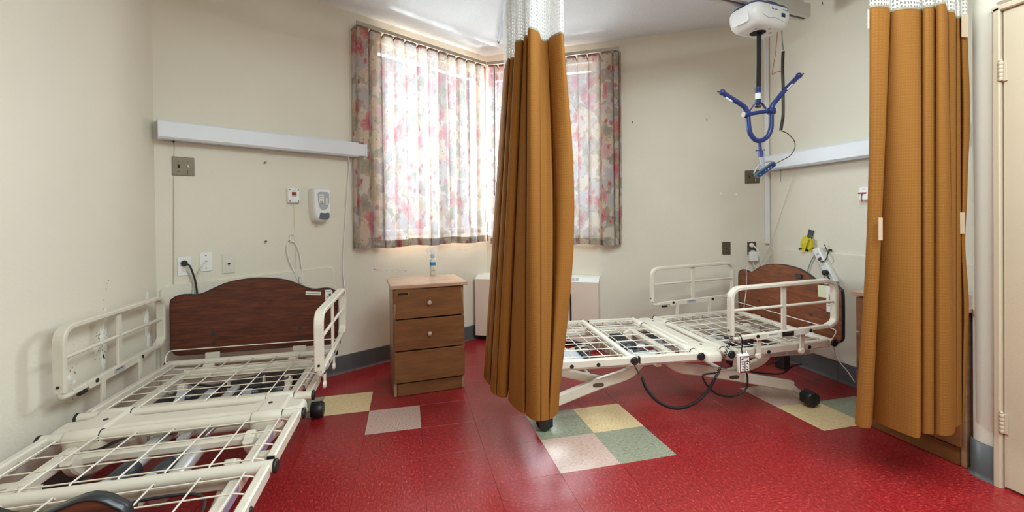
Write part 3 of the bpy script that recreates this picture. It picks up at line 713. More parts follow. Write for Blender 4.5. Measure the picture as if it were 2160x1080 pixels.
    # linked tie tube between the leg pairs
    b = MB(); b.tube([(-.25, -.56, .20), (.25, -.56, .20)], .014, 10).cut(); b.tube([(-.25, -1.42, .20), (.25, -1.42, .20)], .014, 10); put('tie_tube', b, cream, bed)
    # actuators, motors and control box slung in the frame
    def motor(x, y, z, ax, L_, rod, mcol=dgrey):
        a = Vector(ax).normalized(); c = Vector((x, y, z)); mo = MB()
        mo.lathe([(.030, 0), (.037, .006), (.037, L_*.42), (.030, L_*.44), (.030, L_*.46), (.036, L_*.48), (.036, L_*.98), (.03, L_)], c, a, 18)
        side = a.cross(EZ)
        mo.bbox(c+a*L_*.75-EZ*.028, (.05 if abs(a.x) > .5 else .06, .06 if abs(a.x) > .5 else .05, .05), .008)
        m_o = put('motor', mo, mcol, bed)
        rb = MB(); rb.lathe([(.0375, L_*.10), (.0378, L_*.11), (.0378, L_*.30), (.0375, L_*.31)], c, a, 18); put('label', rb, lgrey, m_o)
        if rod:
            q = MB(); e_ = c+a*L_*.8+side*0; q.tube([c+a*L_*.95, c+a*(L_+rod)], .019, 14); q.tube([c+a*(L_+rod), c+a*(L_+rod+.10)], .010, 10); put('piston', q, alu, m_o)
    motor(-.28, -.30, .275, (1, 0, 0), .20, 0, blackg); motor(.02, -.31, .270, (1, 0, 0), .22, 0, blackg)
    motor(-.10, -1.18, .285, (.10, 1, .04), .17, .14, dgrey); motor(.0, -1.12, .262, (.12, 1, .02), .15, .22, dgrey)
    a_ = MB(); a_.tube([(.085, -1.20, .275), (.085, -.93, .290)], .028, 16); put('piston', a_, alu, bed)
    a_ = MB(); a_.bar([(.02, -.35, .325), (.02, -.90, .325)], .035, .02).cut(); a_.bar([(-.09, -.35, .315), (-.09, -.9, .315)], .035, .02); put('lift_arm', a_, alu, bed)
    for x, y in ((-.13, -1.235), (-.02, -1.235), (.06, -1.235), (-.05, -.26), (.12, -.26)):
        a_ = MB(); a_.prism([(-.02, 0), (.02, 0), (.012, .055), (-.012, .055)], (x, y, .285), (0, 1, 0), (0, 0, 1), (1, 0, 0), .006); put('bracket', a_, cream, bed)
    cb = MB(); cb.bbox((.0, -1.50, .265), (.26, .16, .055), .012); cbo = put('control_box', cb, grey if foot else lgrey, bed)
    pg = MB()
    for k in range(5): pg.bbox((-.09+.045*k, -1.425, .297), (.028, .028, .03), .005).cut()
    put('plug', pg, black, cbo)
    for k in range(4):
        cpts = crom([(-.09+.045*k, -1.405, .30), (-.05+.05*k, -1.36-.012*k, .315), (.10+.03*k, -1.40-.02*k, .30), (.20, -1.47-.03*k, .29), (.26, -1.58, .30)], 6); g = MB(); g.tube(cpts, .0045, 6); put('cable', g, blackg, cbo)
    motor(-.17, -1.68, .285, (1, 0, 0), .24, 0, grey)
    g = MB(); g.tube(crom([(-.3, -1.5, .33), (0, -1.36, .345), (.15, -1.32, .345), (.28, -1.35, .34), (.30, -1.5, .31)], 8), .0045, 6).cut(); g.tube(crom([(-.25, -.20, .31), (.05, -.34, .315), (.2, -.33, .325), (.28, -.28, .34), (.30, -.24, .33), (.29, -.22, .28), (.27, -.30, .24)], 8), .006, 6); put('cable', g, blackg, bed)
    bx = MB(); bx.bbox((.23, -.155, .245), (.075, .06, .11), .010); bo = put('transformer_box', bx, black, bed); bx = MB(); bx.bbox((.23, -.155, .302), (.08, .066, .02), .006); put('box_collar', bx, steel, bo)
    side_rail(bed, 1, fx, near, spans[0]); side_rail(bed, -1, fx, 0, spans[1])
    return bed, hb

bed1, hb1 = make_bed('cream hospital bed frame with dark cherry headboard, bare wire deck, along the left wall', (-.887, 2.825, 0), 0, .365, 0.0, cherry, True, 1, ((-.715, .02), (-.71, .025)))
bed2, hb2 = make_bed('cream hospital bed frame with reddish wood headboard against the right wall, behind hanging curtain', (2.51, 2.46, 0), math.radians(-95), .385, .044, cherry2, False, 2, ((-.705, -.035), (-.68, .02)))
# stickers on the headboards
lb = MB(); lb.box((.315, .0485, .726), (.088, .002, .021), R=Matrix.Rotation(.09, 3, 'Y')); s1_ = put('name_label', lb, paper, hb1, 'white strip with handwriting')
text('lettering', 'Loops(Metal) Service', .0095, (.313, .0465, .726), (1, 0, -.09), (.09, 0, 1), ink, s1_)
lb = MB(); lb.prism([(-.021, -.035), (.021, -.035), (.021, .024), (.012, .032), (-.018, .032), (-.021, .029)], (.405, .049, .712), (1, 0, 0), (0, 0, 1), (0, -1, 0), .002); s2_ = put('lifting_sign', lb, paper, hb1, 'white sign with a black figure at a bed')
g = MB(); n0 = Vector((.405, .0465, .712))
def flat(P2, dx=0, dz=0):
    g.prism([(a+dx, b+dz) for a, b in P2], n0, (1, 0, 0), (0, 0, 1), (0, -1, 0), .0005)
flat([(.008+.004*math.cos(t), .012+.004*math.sin(t)) for t in [2*PI*k/10 for k in range(10)]]); flat([(.004, .007), (.012, .007), (.014, -.008), (.010, -.020), (.005, -.020), (.007, -.008), (-.003, .002), (-.004, .0)])
flat([(-.015, -.014), (.002, -.010), (.002, -.012), (-.015, -.018)]); flat([(-.008, .001), (-.002, .001), (-.002, -.002), (-.008, -.002)]); flat([(-.018, .020), (.012, .020), (.012, .0215), (-.018, .0215)])
put('figure_print', g, ink, s2_)['kind'] = 'stuff'
lb = MB(); lb.box((.33, .0485, .70), (.075, .002, .075), R=Matrix.Rotation(-.05, 3, 'Y')); put('paper_note', lb, mat('pale_green_paper', S(214, 216, 180), .7), hb2, 'pale green square note')
lb = MB(); lb.box((.375, .0475, .66), (.042, .002, .16)); s3_ = put('paper_note', lb, paper, hb2, 'white upright note with writing')
text('lettering', 'Hoyer', .030, (.375, .046, .655), (0, 0, 1), (-1, 0, 0), ink, s3_)
lb = MB(); lb.bbox((.145, .045, .770), (.052, .012, .028), .004); ck = put('cord_clip', lb, dgrey, hb2, 'dark plastic clip on board edge')

def lt_local(o, p): return o.matrix_world @ Vector(p)
def loc2(o, x, y, z):
    c, s = math.cos(o.rotation_euler.z), math.sin(o.rotation_euler.z); return Vector((o.location.x+c*x-s*y, o.location.y+s*x+c*y, z))

# hand control hanging on the near rail of the right bed, with its coiled cord
T2 = math.radians(-95)
hc = thing('hand_control', 'white bed hand control with dark red framed arrow buttons hung on bed rail', 'remote control', loc2(bed2, .515, -.65, .30), T2)
c = MB(); c.bbox((0, 0, .055), (.026, .066, .105), .005); hco = put('control_body', c, white, hc)
for yy in (-.026, .022):
    c = MB(); c.lathe([(.003, 0), (.003, .012), (.001, .016)], (0, yy, .107), n=8); put('hook_stub', c, white, hc)
c = MB(); c.box((.0135, 0, .052), (.002, .058, .092)); put('button_frame', c, maroon, hc)
for (cy_, cz, hh) in ((-.0, .082, .024), (-.014, .040, .048), (.014, .040, .048)):
    c = MB(); c.box((.0147, cy_, cz), (.001, .050 if hh < .03 else .023, hh)); put('button', c, paper, hc)
c = MB()
for (cy_, cz, up_) in ((-.016, .078, 1), (.015, .078, -1), (-.014, .053, 1), (.014, .053, 1), (-.014, .027, -1), (.014, .027, -1)):
    c.prism([(-.007, 0), (.007, 0), (.0035, .006*up_), (0, .0085*up_), (-.0035, .006*up_)], (.0152, cy_, cz), (0, 1, 0), (0, 0, 1), (1, 0, 0), .0006)
c.box((.0154, 0, .090), (.0006, .036, .003)); c.box((.0154, -.010, .040), (.0006, .018, .003), R=Matrix.Rotation(-.5, 3, 'X')); c.box((.0154, .012, .038), (.0006, .016, .003), R=Matrix.Rotation(-.4, 3, 'X'))
put('arrow_print', c, ink, hc)['kind'] = 'stuff'
c = MB(); c.tube(crom([(0, -.004, .105), (-.002, -.008, .135), (.0, -.004, .165), (.002, -.012, .20), (-.02, -.012, .215)], 6), .0035, 7); put('cord', c, black, hc)
def coil(path, r, wr_, pitch, n=10):
    P = crom(path, 10); out = []; ph = 0; prev = None
    for i in range(len(P)-1):
        t = (P[i+1]-P[i]); L_ = t.length
        if L_ < 1e-6: continue
        t.normalize(); u = (Vector((0, 1, 0)) if prev is None else prev); u = (u-t*u.dot(t)).normalized(); prev = u; v = t.cross(u)
        pt = pitch(i/(len(P)-1)) if callable(pitch) else pitch; steps = max(2, int(L_/pt*n))
        for k in range(steps): out.append(P[i]+t*L_*k/steps+(u*math.cos(ph)+v*math.sin(ph))*r); ph += 2*PI*(L_/steps)/pt
    return out
def bp(px, py, xl): # point on the plane of bed 2's near side
    o = bed2; ex = Vector((math.cos(T2), math.sin(T2), 0)); P = Vector((o.location.x, o.location.y, 0))+ex*xl
    return PL(px, py, (P.x, P.y), -5)
path = [bp(*q, .50) for q in [(1354, 796), (1365, 822), (1390, 848), (1425, 861), (1460, 853), (1490, 828), (1510, 795), (1525, 762), (1536, 730), (1546, 705)]]
cc = MB(); cc.tube(coil(path, .0075, .0022, lambda t: .0062 if t < .62 else .0062+(t-.62)*.045, 9), .0024, 4)
cc.tube([bp(*q, .42) for q in [(1338, 771), (1346, 785)]]+[path[0]], .0035, 6); co_ = put('coiled_cord', cc, black)
tag(rebase(co_, path[3]), 'black coiled cord drooping in a deep loop beside the right bed', 'cord')
# black power cable loops under bed 2
pp = [FL(*q, z) for q, z in [((1690, 768), .20), ((1672, 772), .12), ((1650, 787), .05), ((1620, 788), .03), ((1578, 783), .12)]]
cc = MB(); cc.tube(crom(pp, 8), .006, 8); cx_ = MB(); q2 = [bp(*q, .36) for q in [(1573, 780), (1577, 800), (1572, 822), (1545, 836), (1515, 832), (1494, 815), (1483, 798), (1486, 790), (1510, 787)]]; cx_.tube(crom(q2, 8), .0055, 8); tag(rebase(put('power_cable', cx_, black), q2[3]), 'black cable making one round loop below the hand control of right bed', 'cable')
tag(rebase(put('power_cable', cc, black), pp[3]), 'thick black power cable running on floor under head end of right bed', 'cable')

# ------------------------------------------------------------------ bedside cabinets
def cabinet(label, loc, rz, broken):
    t = thing('bedside_cabinet', label, 'cabinet', loc, rz, 'maple bedside cabinets')
    W_, D_, H_ = .478, .42, .745                          # local: x across (0 = left front corner), +y = back
    b = MB()
    for x in (.010, W_-.010): b.bbox((x, D_/2+.012, (H_-.024)/2), (.020, D_-.024, H_-.024), .0015)
    b.box((W_/2, D_-.01, H_/2), (W_-.04, .008, H_-.06)); b.box((W_/2, D_/2, .10), (W_-.04, D_-.06, .016)); b.box((W_/2, D_/2+.01, H_-.032), (W_-.04, D_-.06, .014)); put('body', b, mapleside, t)
    k = MB(); k.bbox((W_/2, .024, .043), (W_-.044, .018, .082), .0015); put('kickboard', k, maple, t)
    p = MB(); p.prism([(x, y) for x, y in rrect(-.018, -.022, W_+.022, D_+.005, .012, 4)], (0, 0, H_-.022), (1, 0, 0), (0, 1, 0), (0, 0, 1), .022, bev=.003); put('tabletop', p, mapletop, t)
    for i, (z0, z1) in enumerate(((.093, .302), (.306, .514), (.520, .716))):
        d = MB()
        if broken and i == 2:
            o_ = [(.022, z0), (W_-.004, z0+.004), (W_-.026, z1), (.018, z1-.004), (.006, z1-.006), (.006, z1-.085), (.020, z1-.088), (.026, z1-.10), (.023, z1-.125), (.028, z1-.135), (.022, z0+.06), (.012, z0+.01)]
            d.prism(o_, (0, -.004, 0), (1, 0, 0), (0, 0, 1), (0, 1, 0), .016)
        else: d.bbox((W_/2, .004, (z0+z1)/2), (W_-.006, .018, z1-z0-.004), .003)
        do = put('drawer', d, maple, t)
        bx = MB(); bx.box((W_/2, D_/2, (z0+z1)/2-.01), (W_-.06, D_-.06, z1-z0-.05)); put('drawer_box', bx, sinkdark, do)
        if i > 0:
            kn = MB(); kn.lathe([(.009, 0), (.007, .008), (.012, .014), (.0155, .020), (.013, .027), (.006, .030)], (W_/2-.005, -.005, (z0+z1)/2+.002), (0, -1, 0), 18); put('knob', kn, mat('striped_knob', S(196, 176, 160), .35, var=.2, vscale=90) if 'striped_knob' not in MATS else MATS['striped_knob'], do)
        if broken and i == 2:
            ec = MB(); ec.box((W_/2, .016, (z0+z1)/2-.004), (W_-.012, .008, z1-z0-.010)); put('exposed_core', ec, mapleside, do)
            lb_ = MB(); lb_.bbox((.062, -.006, z1-.030), (.082, .003, .026), .001); lp_ = put('label_holder', lb_, brass, do, 'brown metal card holder'); r2 = MB(); r2.box((.062, -.008, z1-.030), (.068, .001, .015)); put('card_slot', r2, sinkdark, lp_)
            sp_ = MB(); sp_.prism([(.020, z1-.006), (W_-.03, z1+.008), (W_-.03, z1+.014), (.010, z1+.004)], (0, -.003, 0), (1, 0, 0), (0, 0, 1), (0, 1, 0), .010); put('splintered_strip', sp_, mapleside, do)
    return t
ang1 = math.radians(5.5)
cab1 = cabinet('maple three-drawer bedside cabinet with a splintered top drawer, spray bottle standing on it', (-.0953, 2.910, 0), ang1, True)
cab2 = cabinet('maple three-drawer bedside cabinet mostly hidden behind the right curtain', (2.475, 1.885, 0), math.radians(-90), False)

# spray bottle
sb_p = FL(913, 581, .745)
sbt = thing('spray_bottle', 'small white spray bottle with a blue label standing on wooden cabinet', 'bottle', (sb_p.x, sb_p.y, .745), math.radians(194))
b = MB(); b.lathe([(.020, 0), (.023, .003), (.023, .125), (.021, .131), (.014, .135)], (0, 0, 0), n=24); put('bottle_body', b, off, sbt)
b = MB(); b.lathe([(.0233, .078), (.0235, .080), (.0235, .103), (.0233, .105)], (0, 0, 0), n=24); put('label', b, skyb, sbt, 'blue printed band')
for z, s_, dx in ((.058, '●', 0), (.040, 'MAX', 0)):
    text('lettering', s_, .012, (math.sin(.2)*-.003, .0236, z), (-1, 0, 0), (0, 0, 1), bbadge if z > .05 else ink, sbt)
b = MB(); b.lathe([(.016, .133), (.016, .162), (.013, .165)], (0, 0, 0), n=16); put('collar', b, lgrey, sbt)
b = MB(); b.prism([(-.030, .176), (-.020, .196), (-.008, .204), (.052, .204), (.054, .196), (.050, .193), (.034, .190), (.012, .182), (.012, .164), (-.010, .164), (-.012, .174)], (0, -.009, 0), (1, 0, 0), (0, 0, 1), (0, 1, 0), .018, bev=.002); put('spray_head', b, white, sbt)
b = MB(); b.prism([(.040, .192), (.046, .192), (.041, .172), (.048, .156), (.045, .155), (.036, .172)], (0, -.005, 0), (1, 0, 0), (0, 0, 1), (0, 1, 0), .010); put('trigger', b, white, sbt)

# ------------------------------------------------------------------ heater under the window
hp = PL(1003, 705, CO, -30, -.2); HP = Vector((hp.x, hp.y, 0)); hL = 1.178
ht = thing('wall_heater', 'cream box heater under the window behind the hanging curtain', 'heater', HP, -PI/6)
b = MB(); b.prism([(0, .05), (0, .598), (.085, .625), (.195, .632), (.195, .05)], (0, 0, 0), (0, 1, 0), (0, 0, 1), (1, 0, 0), hL, bev=0); put('heater_cabinet', b, mat('heater_enamel', S(226, 206, 188), .4, var=.02), ht)
b = MB(); b.prism([(-.003, .598), (.085, .628), (.195, .635), (.195, .628), (.085, .620), (0, .590)], (-.003, 0, 0), (0, 1, 0), (0, 0, 1), (1, 0, 0), hL+.006); hto = put('heater_top', b, white, ht)
tn = Vector((0, -.03, .085)).normalized(); tdir = Vector((0, .085, .03)).normalized()
for k in range(12):
    b = MB(); c0 = Vector((.60+.035*k, .042, .6145)); b.box(c0, (.026, .05, .002), R=Matrix.Rotation(.34, 3, 'X')); put('vent_slot', b, lgrey, hto)
b = MB(); b.box((1.08, .042, .6150), (.13, .06, .003), R=Matrix.Rotation(.34, 3, 'X')); put('control_flap', b, white, hto)
b = MB(); b.bar(fillet([(.80, -.004, .50), (.93, -.004, .50), (.93, -.004, .20)], .03, 5), .014, .008, up=(0, 1, 0)); put('black_trim', b, black, ht, 'black rubber edging strip with a rounded corner')
b = MB(); b.box((.6, .10, .03), (1.1, .14, .045)); put('plinth', b, black, ht)

# ------------------------------------------------------------------ curtains
def resample(P, n):
    P = [Vector(p) for p in P]; return P
def cloth(name, top, bot, m, nz, par=None, u0=None, bulge=None):
    N = len(top); vs = []; us = [0]
    for i in range(1, N): us.append(us[-1]+(Vector(bot[i])-Vector(bot[i-1])).length)
    for j in range(nz+1):
        t = j/nz
        for i in range(N):
            p = Vector(top[i]).lerp(Vector(bot[i]), t)
            if bulge: p += bulge(i/(N-1), t)
            vs.append(p)
    fs = [(j*N+i, j*N+i+1, (j+1)*N+i+1, (j+1)*N+i) for j in range(nz) for i in range(N-1)]
    me = bpy.data.meshes.new(name); me.from_pydata([tuple(v) for v in vs], [], fs); me.polygons.foreach_set('use_smooth', [True]*len(fs))
    uvl = me.uv_layers.new(name='UVMap')
    for l in me.loops:
        i = l.vertex_index % N; uvl.data[l.index].uv = (us[i], vs[l.vertex_index].z)
    return put(name, me, m, par)
def pleat_keys(keys, z, back):
    # keys: (px, py, kind) kind 'v' visible point, 'b' hidden pleat return (moved away from the camera)
    out = []
    for px, py, k in keys:
        p = FL(px, py, z)
        if k: d = Vector((p.x, p.y, 0)).normalized(); p = p+d*k
        out.append(p)
    return out
def privacy_curtain(label, topk, botk, zt_, zb_, ztrack, bulge=None, bulge_net=None):
    t = crom(pleat_keys(topk, zt_, 0), 3); b = crom(pleat_keys(botk, zb_, 0), 3)
    c0 = sum((v for v in t), Vector())/len(t); c0.z = 0
    root = thing('privacy_curtain', label, 'curtain', (c0.x, c0.y, zb_), 0, 'mustard privacy curtains')
    inv = Vector((-c0.x, -c0.y, -zb_))
    fab = cloth('curtain_fabric', t, b, mustard, 60, root, bulge=bulge); fab.data.transform(Matrix.Translation(inv))
    hb_ = [Vector(v)+Vector((0, 0, 0)) for v in b]
    def band(src_a, src_b, t0, t1, offv, m, nm):
        A_ = [Vector(x).lerp(Vector(y), t0)+(bulge(i/(len(t)-1), t0) if bulge else Vector()) for i, (x, y) in enumerate(zip(src_a, src_b))]
        B_ = [Vector(x).lerp(Vector(y), t1)+(bulge(i/(len(t)-1), t1) if bulge else Vector()) for i, (x, y) in enumerate(zip(src_a, src_b))]
        A_ = [v-Vector((v.x, v.y, 0)).normalized()*offv for v in A_]; B_ = [v-Vector((v.x, v.y, 0)).normalized()*offv for v in B_]
        o = cloth(nm, A_, B_, m, 2, root); o.data.transform(Matrix.Translation(inv)); return o
    band(t, b, 0.0, .005, .0012, MATS['grey_stitch'] if 'grey_stitch' in MATS else mat('grey_stitch', S(150, 140, 116), .8), 'seam')
    # net header up to the track
    up = []
    n = len(t); a0 = t[0]; a1 = t[-1]
    for i, v in enumerate(t):
        u = i/(n-1); line = a0.lerp(a1, u); q = v.lerp(line, .35); q.z = ztrack; up.append(q)
    ne = cloth('curtain_net', up, [Vector((v.x, v.y, zt_)) for v in t], net, 14, root); ne.data.transform(Matrix.Translation(inv))
    for i in range(3, n, max(4, n//9)):
        g = MB(); p = up[i]+inv; g.tube([p+EZ*-.01, p+EZ*.02], .003, 6); g.lathe([(.006, 0), (.006, .008)], p+EZ*.015, n=8); put('curtain_hook', g, white, root)
    return root, t, b, inv
# centre curtain. z: fabric 2.05 -> .25
def folds(segs, deep=.085):
    # segs: visible panels (pxL, pyL, pxR, pyR, bulge); between them the cloth turns back out of sight
    out = []
    for k, (xl, yl, xr, yr, bg_) in enumerate(segs):
        L = lambda t: (xl+(xr-xl)*t, yl+(yr-yl)*t)
        out += [(*L(0), .020), (*L(.06), .004), (*L(.28), -bg_*.8), (*L(.55), -bg_), (*L(.82), -bg_*.6), (*L(.96), .006), (*L(1), .024)]
        if k < len(segs)-1:
            nx, ny = segs[k+1][:2]; out += [(xr+2, yr, deep), (nx+4, ny, deep*.9), (nx+1, ny, deep*.4)]
    return out
topk = folds([(1062, 150, 1070, 124, .004), (1070, 124, 1076, 123, .006), (1076, 122, 1086, 121, .010), (1086, 86, 1105, 85, .012), (1105, 77, 1113, 74, .010), (1113, 58, 1139, 66, .016), (1139, 78, 1156, 82, -.02), (1156, 80, 1189, 66, .014)])
botk = folds([(1020, 797, 1025, 803, .006), (1025, 805, 1034, 812, .008), (1034, 824, 1047, 834, .012), (1047, 835, 1071, 838, .016), (1072, 846, 1108, 875, .018), (1109, 877, 1141, 889, .014), (1141, 889, 1158, 886, -.004), (1158, 886, 1179, 869, .008)])
rdir = Vector((rgt.x, rgt.y, 0)).normalized()
def bul1(u, t):
    return rdir*(max(0, u-.80)/.20*.062*math.sin(PI*min(1, t*1.02))**1.2)
cur1, t1_, b1_, inv1 = privacy_curtain('mustard privacy curtain bunched in the middle of the room in front of window', topk, botk, 2.05, .25, 2.770, bul1)
topk = folds([(1834, 11, 1877, 12, .014), (1879, 20, 1945, 16, .020), (1946, 13, 1973, 11, .012), (1974, 8, 1996, 4, .012), (1996, 23, 2015, 23, .012), (2016, 36, 2026, 35, .006), (2026, 34, 2041, 33, .006)])
botk = folds([(1803, 896, 1838, 903, .016), (1838, 884, 1941, 927, .012), (1942, 912, 1971, 915, .012), (1971, 915, 2013, 917, .016), (2013, 903, 2018, 900, .006), (2017, 900, 2030, 893, .006), (2029, 894, 2034, 892, .004)])
def bul2(u, t):
    v = Vector()
    if u > .84:
        K = [(0, 0), (.25, .015), (.42, .006), (.55, -.002), (.72, .017), (.88, .008), (1, 0)]
        for (a, p), (b, q) in zip(K, K[1:]):
            if a <= t <= b: f = (t-a)/(b-a); f = f*f*(3-2*f); v += rdir*((u-.84)/.16*(p+(q-p)*f)); break
    if u < .12: v += rdir*((.12-u)/.12*(.022*math.sin(PI*t)))
    return v
cur2, t2_, b2_, inv2 = privacy_curtain('mustard privacy curtain hanging in wide folds beside the door on the right', topk, botk, 2.05, .25, 2.770, bul2)
def patch(root, px0, py0, px1, py1, depthp, inv, name='fabric_patch'):
    d = math.hypot(depthp.x, depthp.y)-.012; q = []
    for (a, b_) in ((px0, py0), (px1, py0), (px1, py1), (px0, py1)):
        r = ray(a, b_); q.append(EYE+r*(d/math.hypot(r.x, r.y))+inv)
    n = Vector((depthp.x, depthp.y, 0)).normalized()*.003
    mb = MB(); mb.add(q+[v+n for v in q], [(0, 1, 2, 3), (7, 6, 5, 4), (0, 4, 5, 1), (1, 5, 6, 2), (2, 6, 7, 3), (3, 7, 4, 0)]); put(name, mb, MATS.get('beige_tape') or mat('beige_tape', S(196, 172, 142), .7), root, 'beige tape patch')
patch(cur2, 2028, 31, 2043, 78, t2_[-10], inv2); patch(cur2, 2024, 448, 2035, 493, t2_[-10].lerp(b2_[-10], .5), inv2)
patch(cur2, 1853, 459, 1862, 507, t2_[2].lerp(b2_[12], .5), inv2)
patch(cur2, 1830, 20, 1834, 60, t2_[0], inv2)

# ceiling tracks for the privacy curtains
tk = MB(); f0 = FL(1052, 85, 2.8); f1 = FL(1070, 0, 2.8); dd = (f1-f0).normalized(); tk.bar([f0, f0+dd*2.6], .022, .026); tr = put('curtain_track', tk, lgrey)
e = MB(); e.lathe([(.012, 0), (.014, .01), (.010, .035)], f0-EZ*.006, -dd, 12); put('end_stop', e, blackg, tr)
tag(rebase(tr, f0), 'thin grey ceiling track ending in black stop above the middle curtain', 'curtain track'); bpy.data.objects['end_stop'].data.transform(Matrix.Translation(-f0))
tk = MB(); tk.bar([(1.55, 1.36, 2.805), (2.46, 1.33, 2.805)], .022, .026); tag(rebase(put('curtain_track', tk, lgrey), (2.0, 1.35, 2.8)), 'grey ceiling track above the curtain beside the door', 'curtain track')

# floral window curtains
def floral_curtain(label, P, e, n, s0, s1, zt_, zb_, seed, edge_in=None, wrap=0):
    random.seed(seed); root = thing('floral_curtain', label, 'curtain', P+e*((s0+s1)/2)+n*.1+EZ*zb_, 0, 'floral window curtains'); org = root.location
    pts = []; s = s0; k = 0
    if wrap == 1: pts += [(s0-.0, .004), (s0-.025, .03), (s0-.01, .075)]
    while s < s1-.03:
        p_ = random.uniform(.098, .125); a = .085+random.uniform(-.008, .012); b_ = a-.050+random.uniform(-.01, .008)
        p_ = min(p_, s1-s)
        pts += [(s+.004, b_+.02), (s+.006, a-.004), (s+.016, a+.003), (s+p_*.45, a+.005), (s+p_*.80, a), (s+p_*.90, a-.012), (s+p_*.95, b_+.004), (s+p_*.985, b_)]; s += p_; k += 1
    pts += [(s1, .08)]
    if wrap == 2: pts += [(s1+.012, .06), (s1+.0, .004)]
    random.seed(seed+9)
    top = []; bot = []; zz = []
    for q, (ss, oo_) in enumerate(pts):
        dz = -.030*max(0, min(1, (.075-oo_)/.05)); top.append(P+e*ss+n*(oo_*.8+.012)+EZ*(zt_+dz)); 
        sw = .012*math.sin(q*.37+seed); bot.append(P+e*(ss+sw)+n*(oo_*1.05+.004)+EZ*(zb_+.006*math.sin(q*.21)))
    T_ = Matrix.Translation(-org)
    hem = .062; L_ = zt_-zb_
    f = cloth('curtain_cloth', top, bot, floral, 30, root); f.data.transform(T_)
    sh = lambda v, d: v-n*d
    b0 = [sh(a.lerp(b, 1-hem/L_), .003) for a, b in zip(top, bot)]; b1 = [sh(b, .003) for b in bot]
    h = cloth('doubled_hem', b0, b1, floral2, 2, root); h.data.transform(T_)
    h0 = [sh(a, .002) for a in top]; h1 = [sh(a, .002)-EZ*.022 for a in top]
    h = cloth('heading_tape', h0, h1, tape_m, 1, root); h.data.transform(T_)
    h0 = [sh(a, -.0015) for a in top]; h1 = [sh(a, -.0015)-EZ*.012 for a in top]
    h = cloth('heading_tape', h0, h1, tape_m, 1, root); h.data.transform(T_)
    return root
floral2 = floral_mat('floral_hem_shaded', .01, 0, (.50, .36, .29))  # darker copy of the print, the hem's unlit look put into its colour
sL0 = (WL(757, 300, .09)-A).dot(EL); sL1 = LLen-.062
floral_curtain('pink and grey floral curtain, the wide left one over the window', A, EL, NL, sL0, sL1, 2.690, .955, 3, wrap=1)
sR1 = (WR(1308, 300, .09)-C).dot(ER)
floral_curtain('pink and grey floral curtain right of the window corner, partly behind the mustard curtain', C, ER, NR, .062, sR1, 2.690, .93, 8, wrap=2)
for (P, e, n, a, b_, lab) in ((A, EL, NL, sL0+.0, LLen-.05, 'beige curtain rail above the left floral curtain'), (C, ER, NR, .05, sR1, 'beige curtain rail above the right floral curtain')):
    m_ = MB(); o_ = P+e*a; m_.bar([P+e*a+n*.075+EZ*2.712, P+e*b_+n*.075+EZ*2.712], .016, .030); ro = put('curtain_rail', m_, mat('rail_enamel', S(176, 166, 150), .4) if 'rail_enamel' not in MATS else MATS['rail_enamel']); 
    br = MB(); L_ = b_-a
    for k in range(5): br.bbox(P+e*(a+.04+(L_-.08)*k/4)+n*.035+EZ*2.722-(P+e*(a+L_/2)+n*.075+EZ*2.712), (.018, .075, .012), .002, rz=math.atan2(e.y, e.x)).cut()
    bo = put('bracket', br, blackg, ro); org = P+e*(a+L_/2)+n*.075+EZ*2.712; tag(rebase(ro, org), lab, 'curtain rail', 'curtain rails')
wd = MB(); a = WR(1043, 142, .13); b_ = WR(1043, 410, .13); wd.tube([a, b_], .004, 8); wd.lathe([(.006, 0), (.006, .02)], b_-EZ*.01, n=8); tag(rebase(put('curtain_wand', wd, dgrey), a), 'thin dark curtain wand hanging at the window corner', 'wand')
wd = MB(); a = WL(1024, 141, .12); b_ = WL(1024, 470, .12); wd.tube([a, b_], .0035, 8); tag(rebase(put('curtain_wand', wd, lgrey), a), 'thin grey pull wand at right edge of left floral curtain', 'wand')

# ------------------------------------------------------------------ over-bed lights
def bar_light(label, p0, e, n, L_, h, zb, pull, seed):
    ang = math.atan2(e.y, e.x); t = thing('wall_light', label, 'light', Vector((p0.x, p0.y, zb)), ang, 'long wall lights above the beds')
    s = -1 if e.cross(EZ).dot(n) < 0 else 1                  # local -y is e x z
    d = .095
    b = MB(); b.prism([(0, 0), (d-.012, 0), (d, .012), (d, h-.012), (d-.012, h), (0, h)], (.012, 0, 0), (0, -s, 0), (0, 0, 1), (1, 0, 0), L_-.024); put('housing', b, lightbar, t)
    for x in (0, L_-.012):
        c = MB(); c.prism([(0, -.003), (d-.010, -.003), (d+.003, .010), (d+.003, h-.010), (d-.010, h+.003), (0, h+.003)], (x, 0, 0), (0, -s, 0), (0, 0, 1), (1, 0, 0), .012); put('end_cap', c, lightbar, t)
    df = MB(); df.box((L_/2, -s*d/2, -.002), (L_-.06, d-.03, .003)); put('diffuser', df, lgrey, t)
    c = MB(); c.lathe([(.006, 0), (.006, -.012)], (pull, -s*.05, 0), n=10); c.tube([(pull, -s*.05, -.01), (pull+.002, -s*.05, -.045), (pull, -s*.05, -.10)], .0015, 5); put('pull_cord', c, blackg, t)
    return t
bar_light('long pale grey wall light above the left bed, its end by the floral curtain', A+EL*.012, EL, NL, 1.265, .112, 1.668, .075, 1)
bar_light('long white wall light above the right bed, running behind the right curtain', B+EE*.045, EE, NE, 1.25, .118, 1.552, .13, 2)

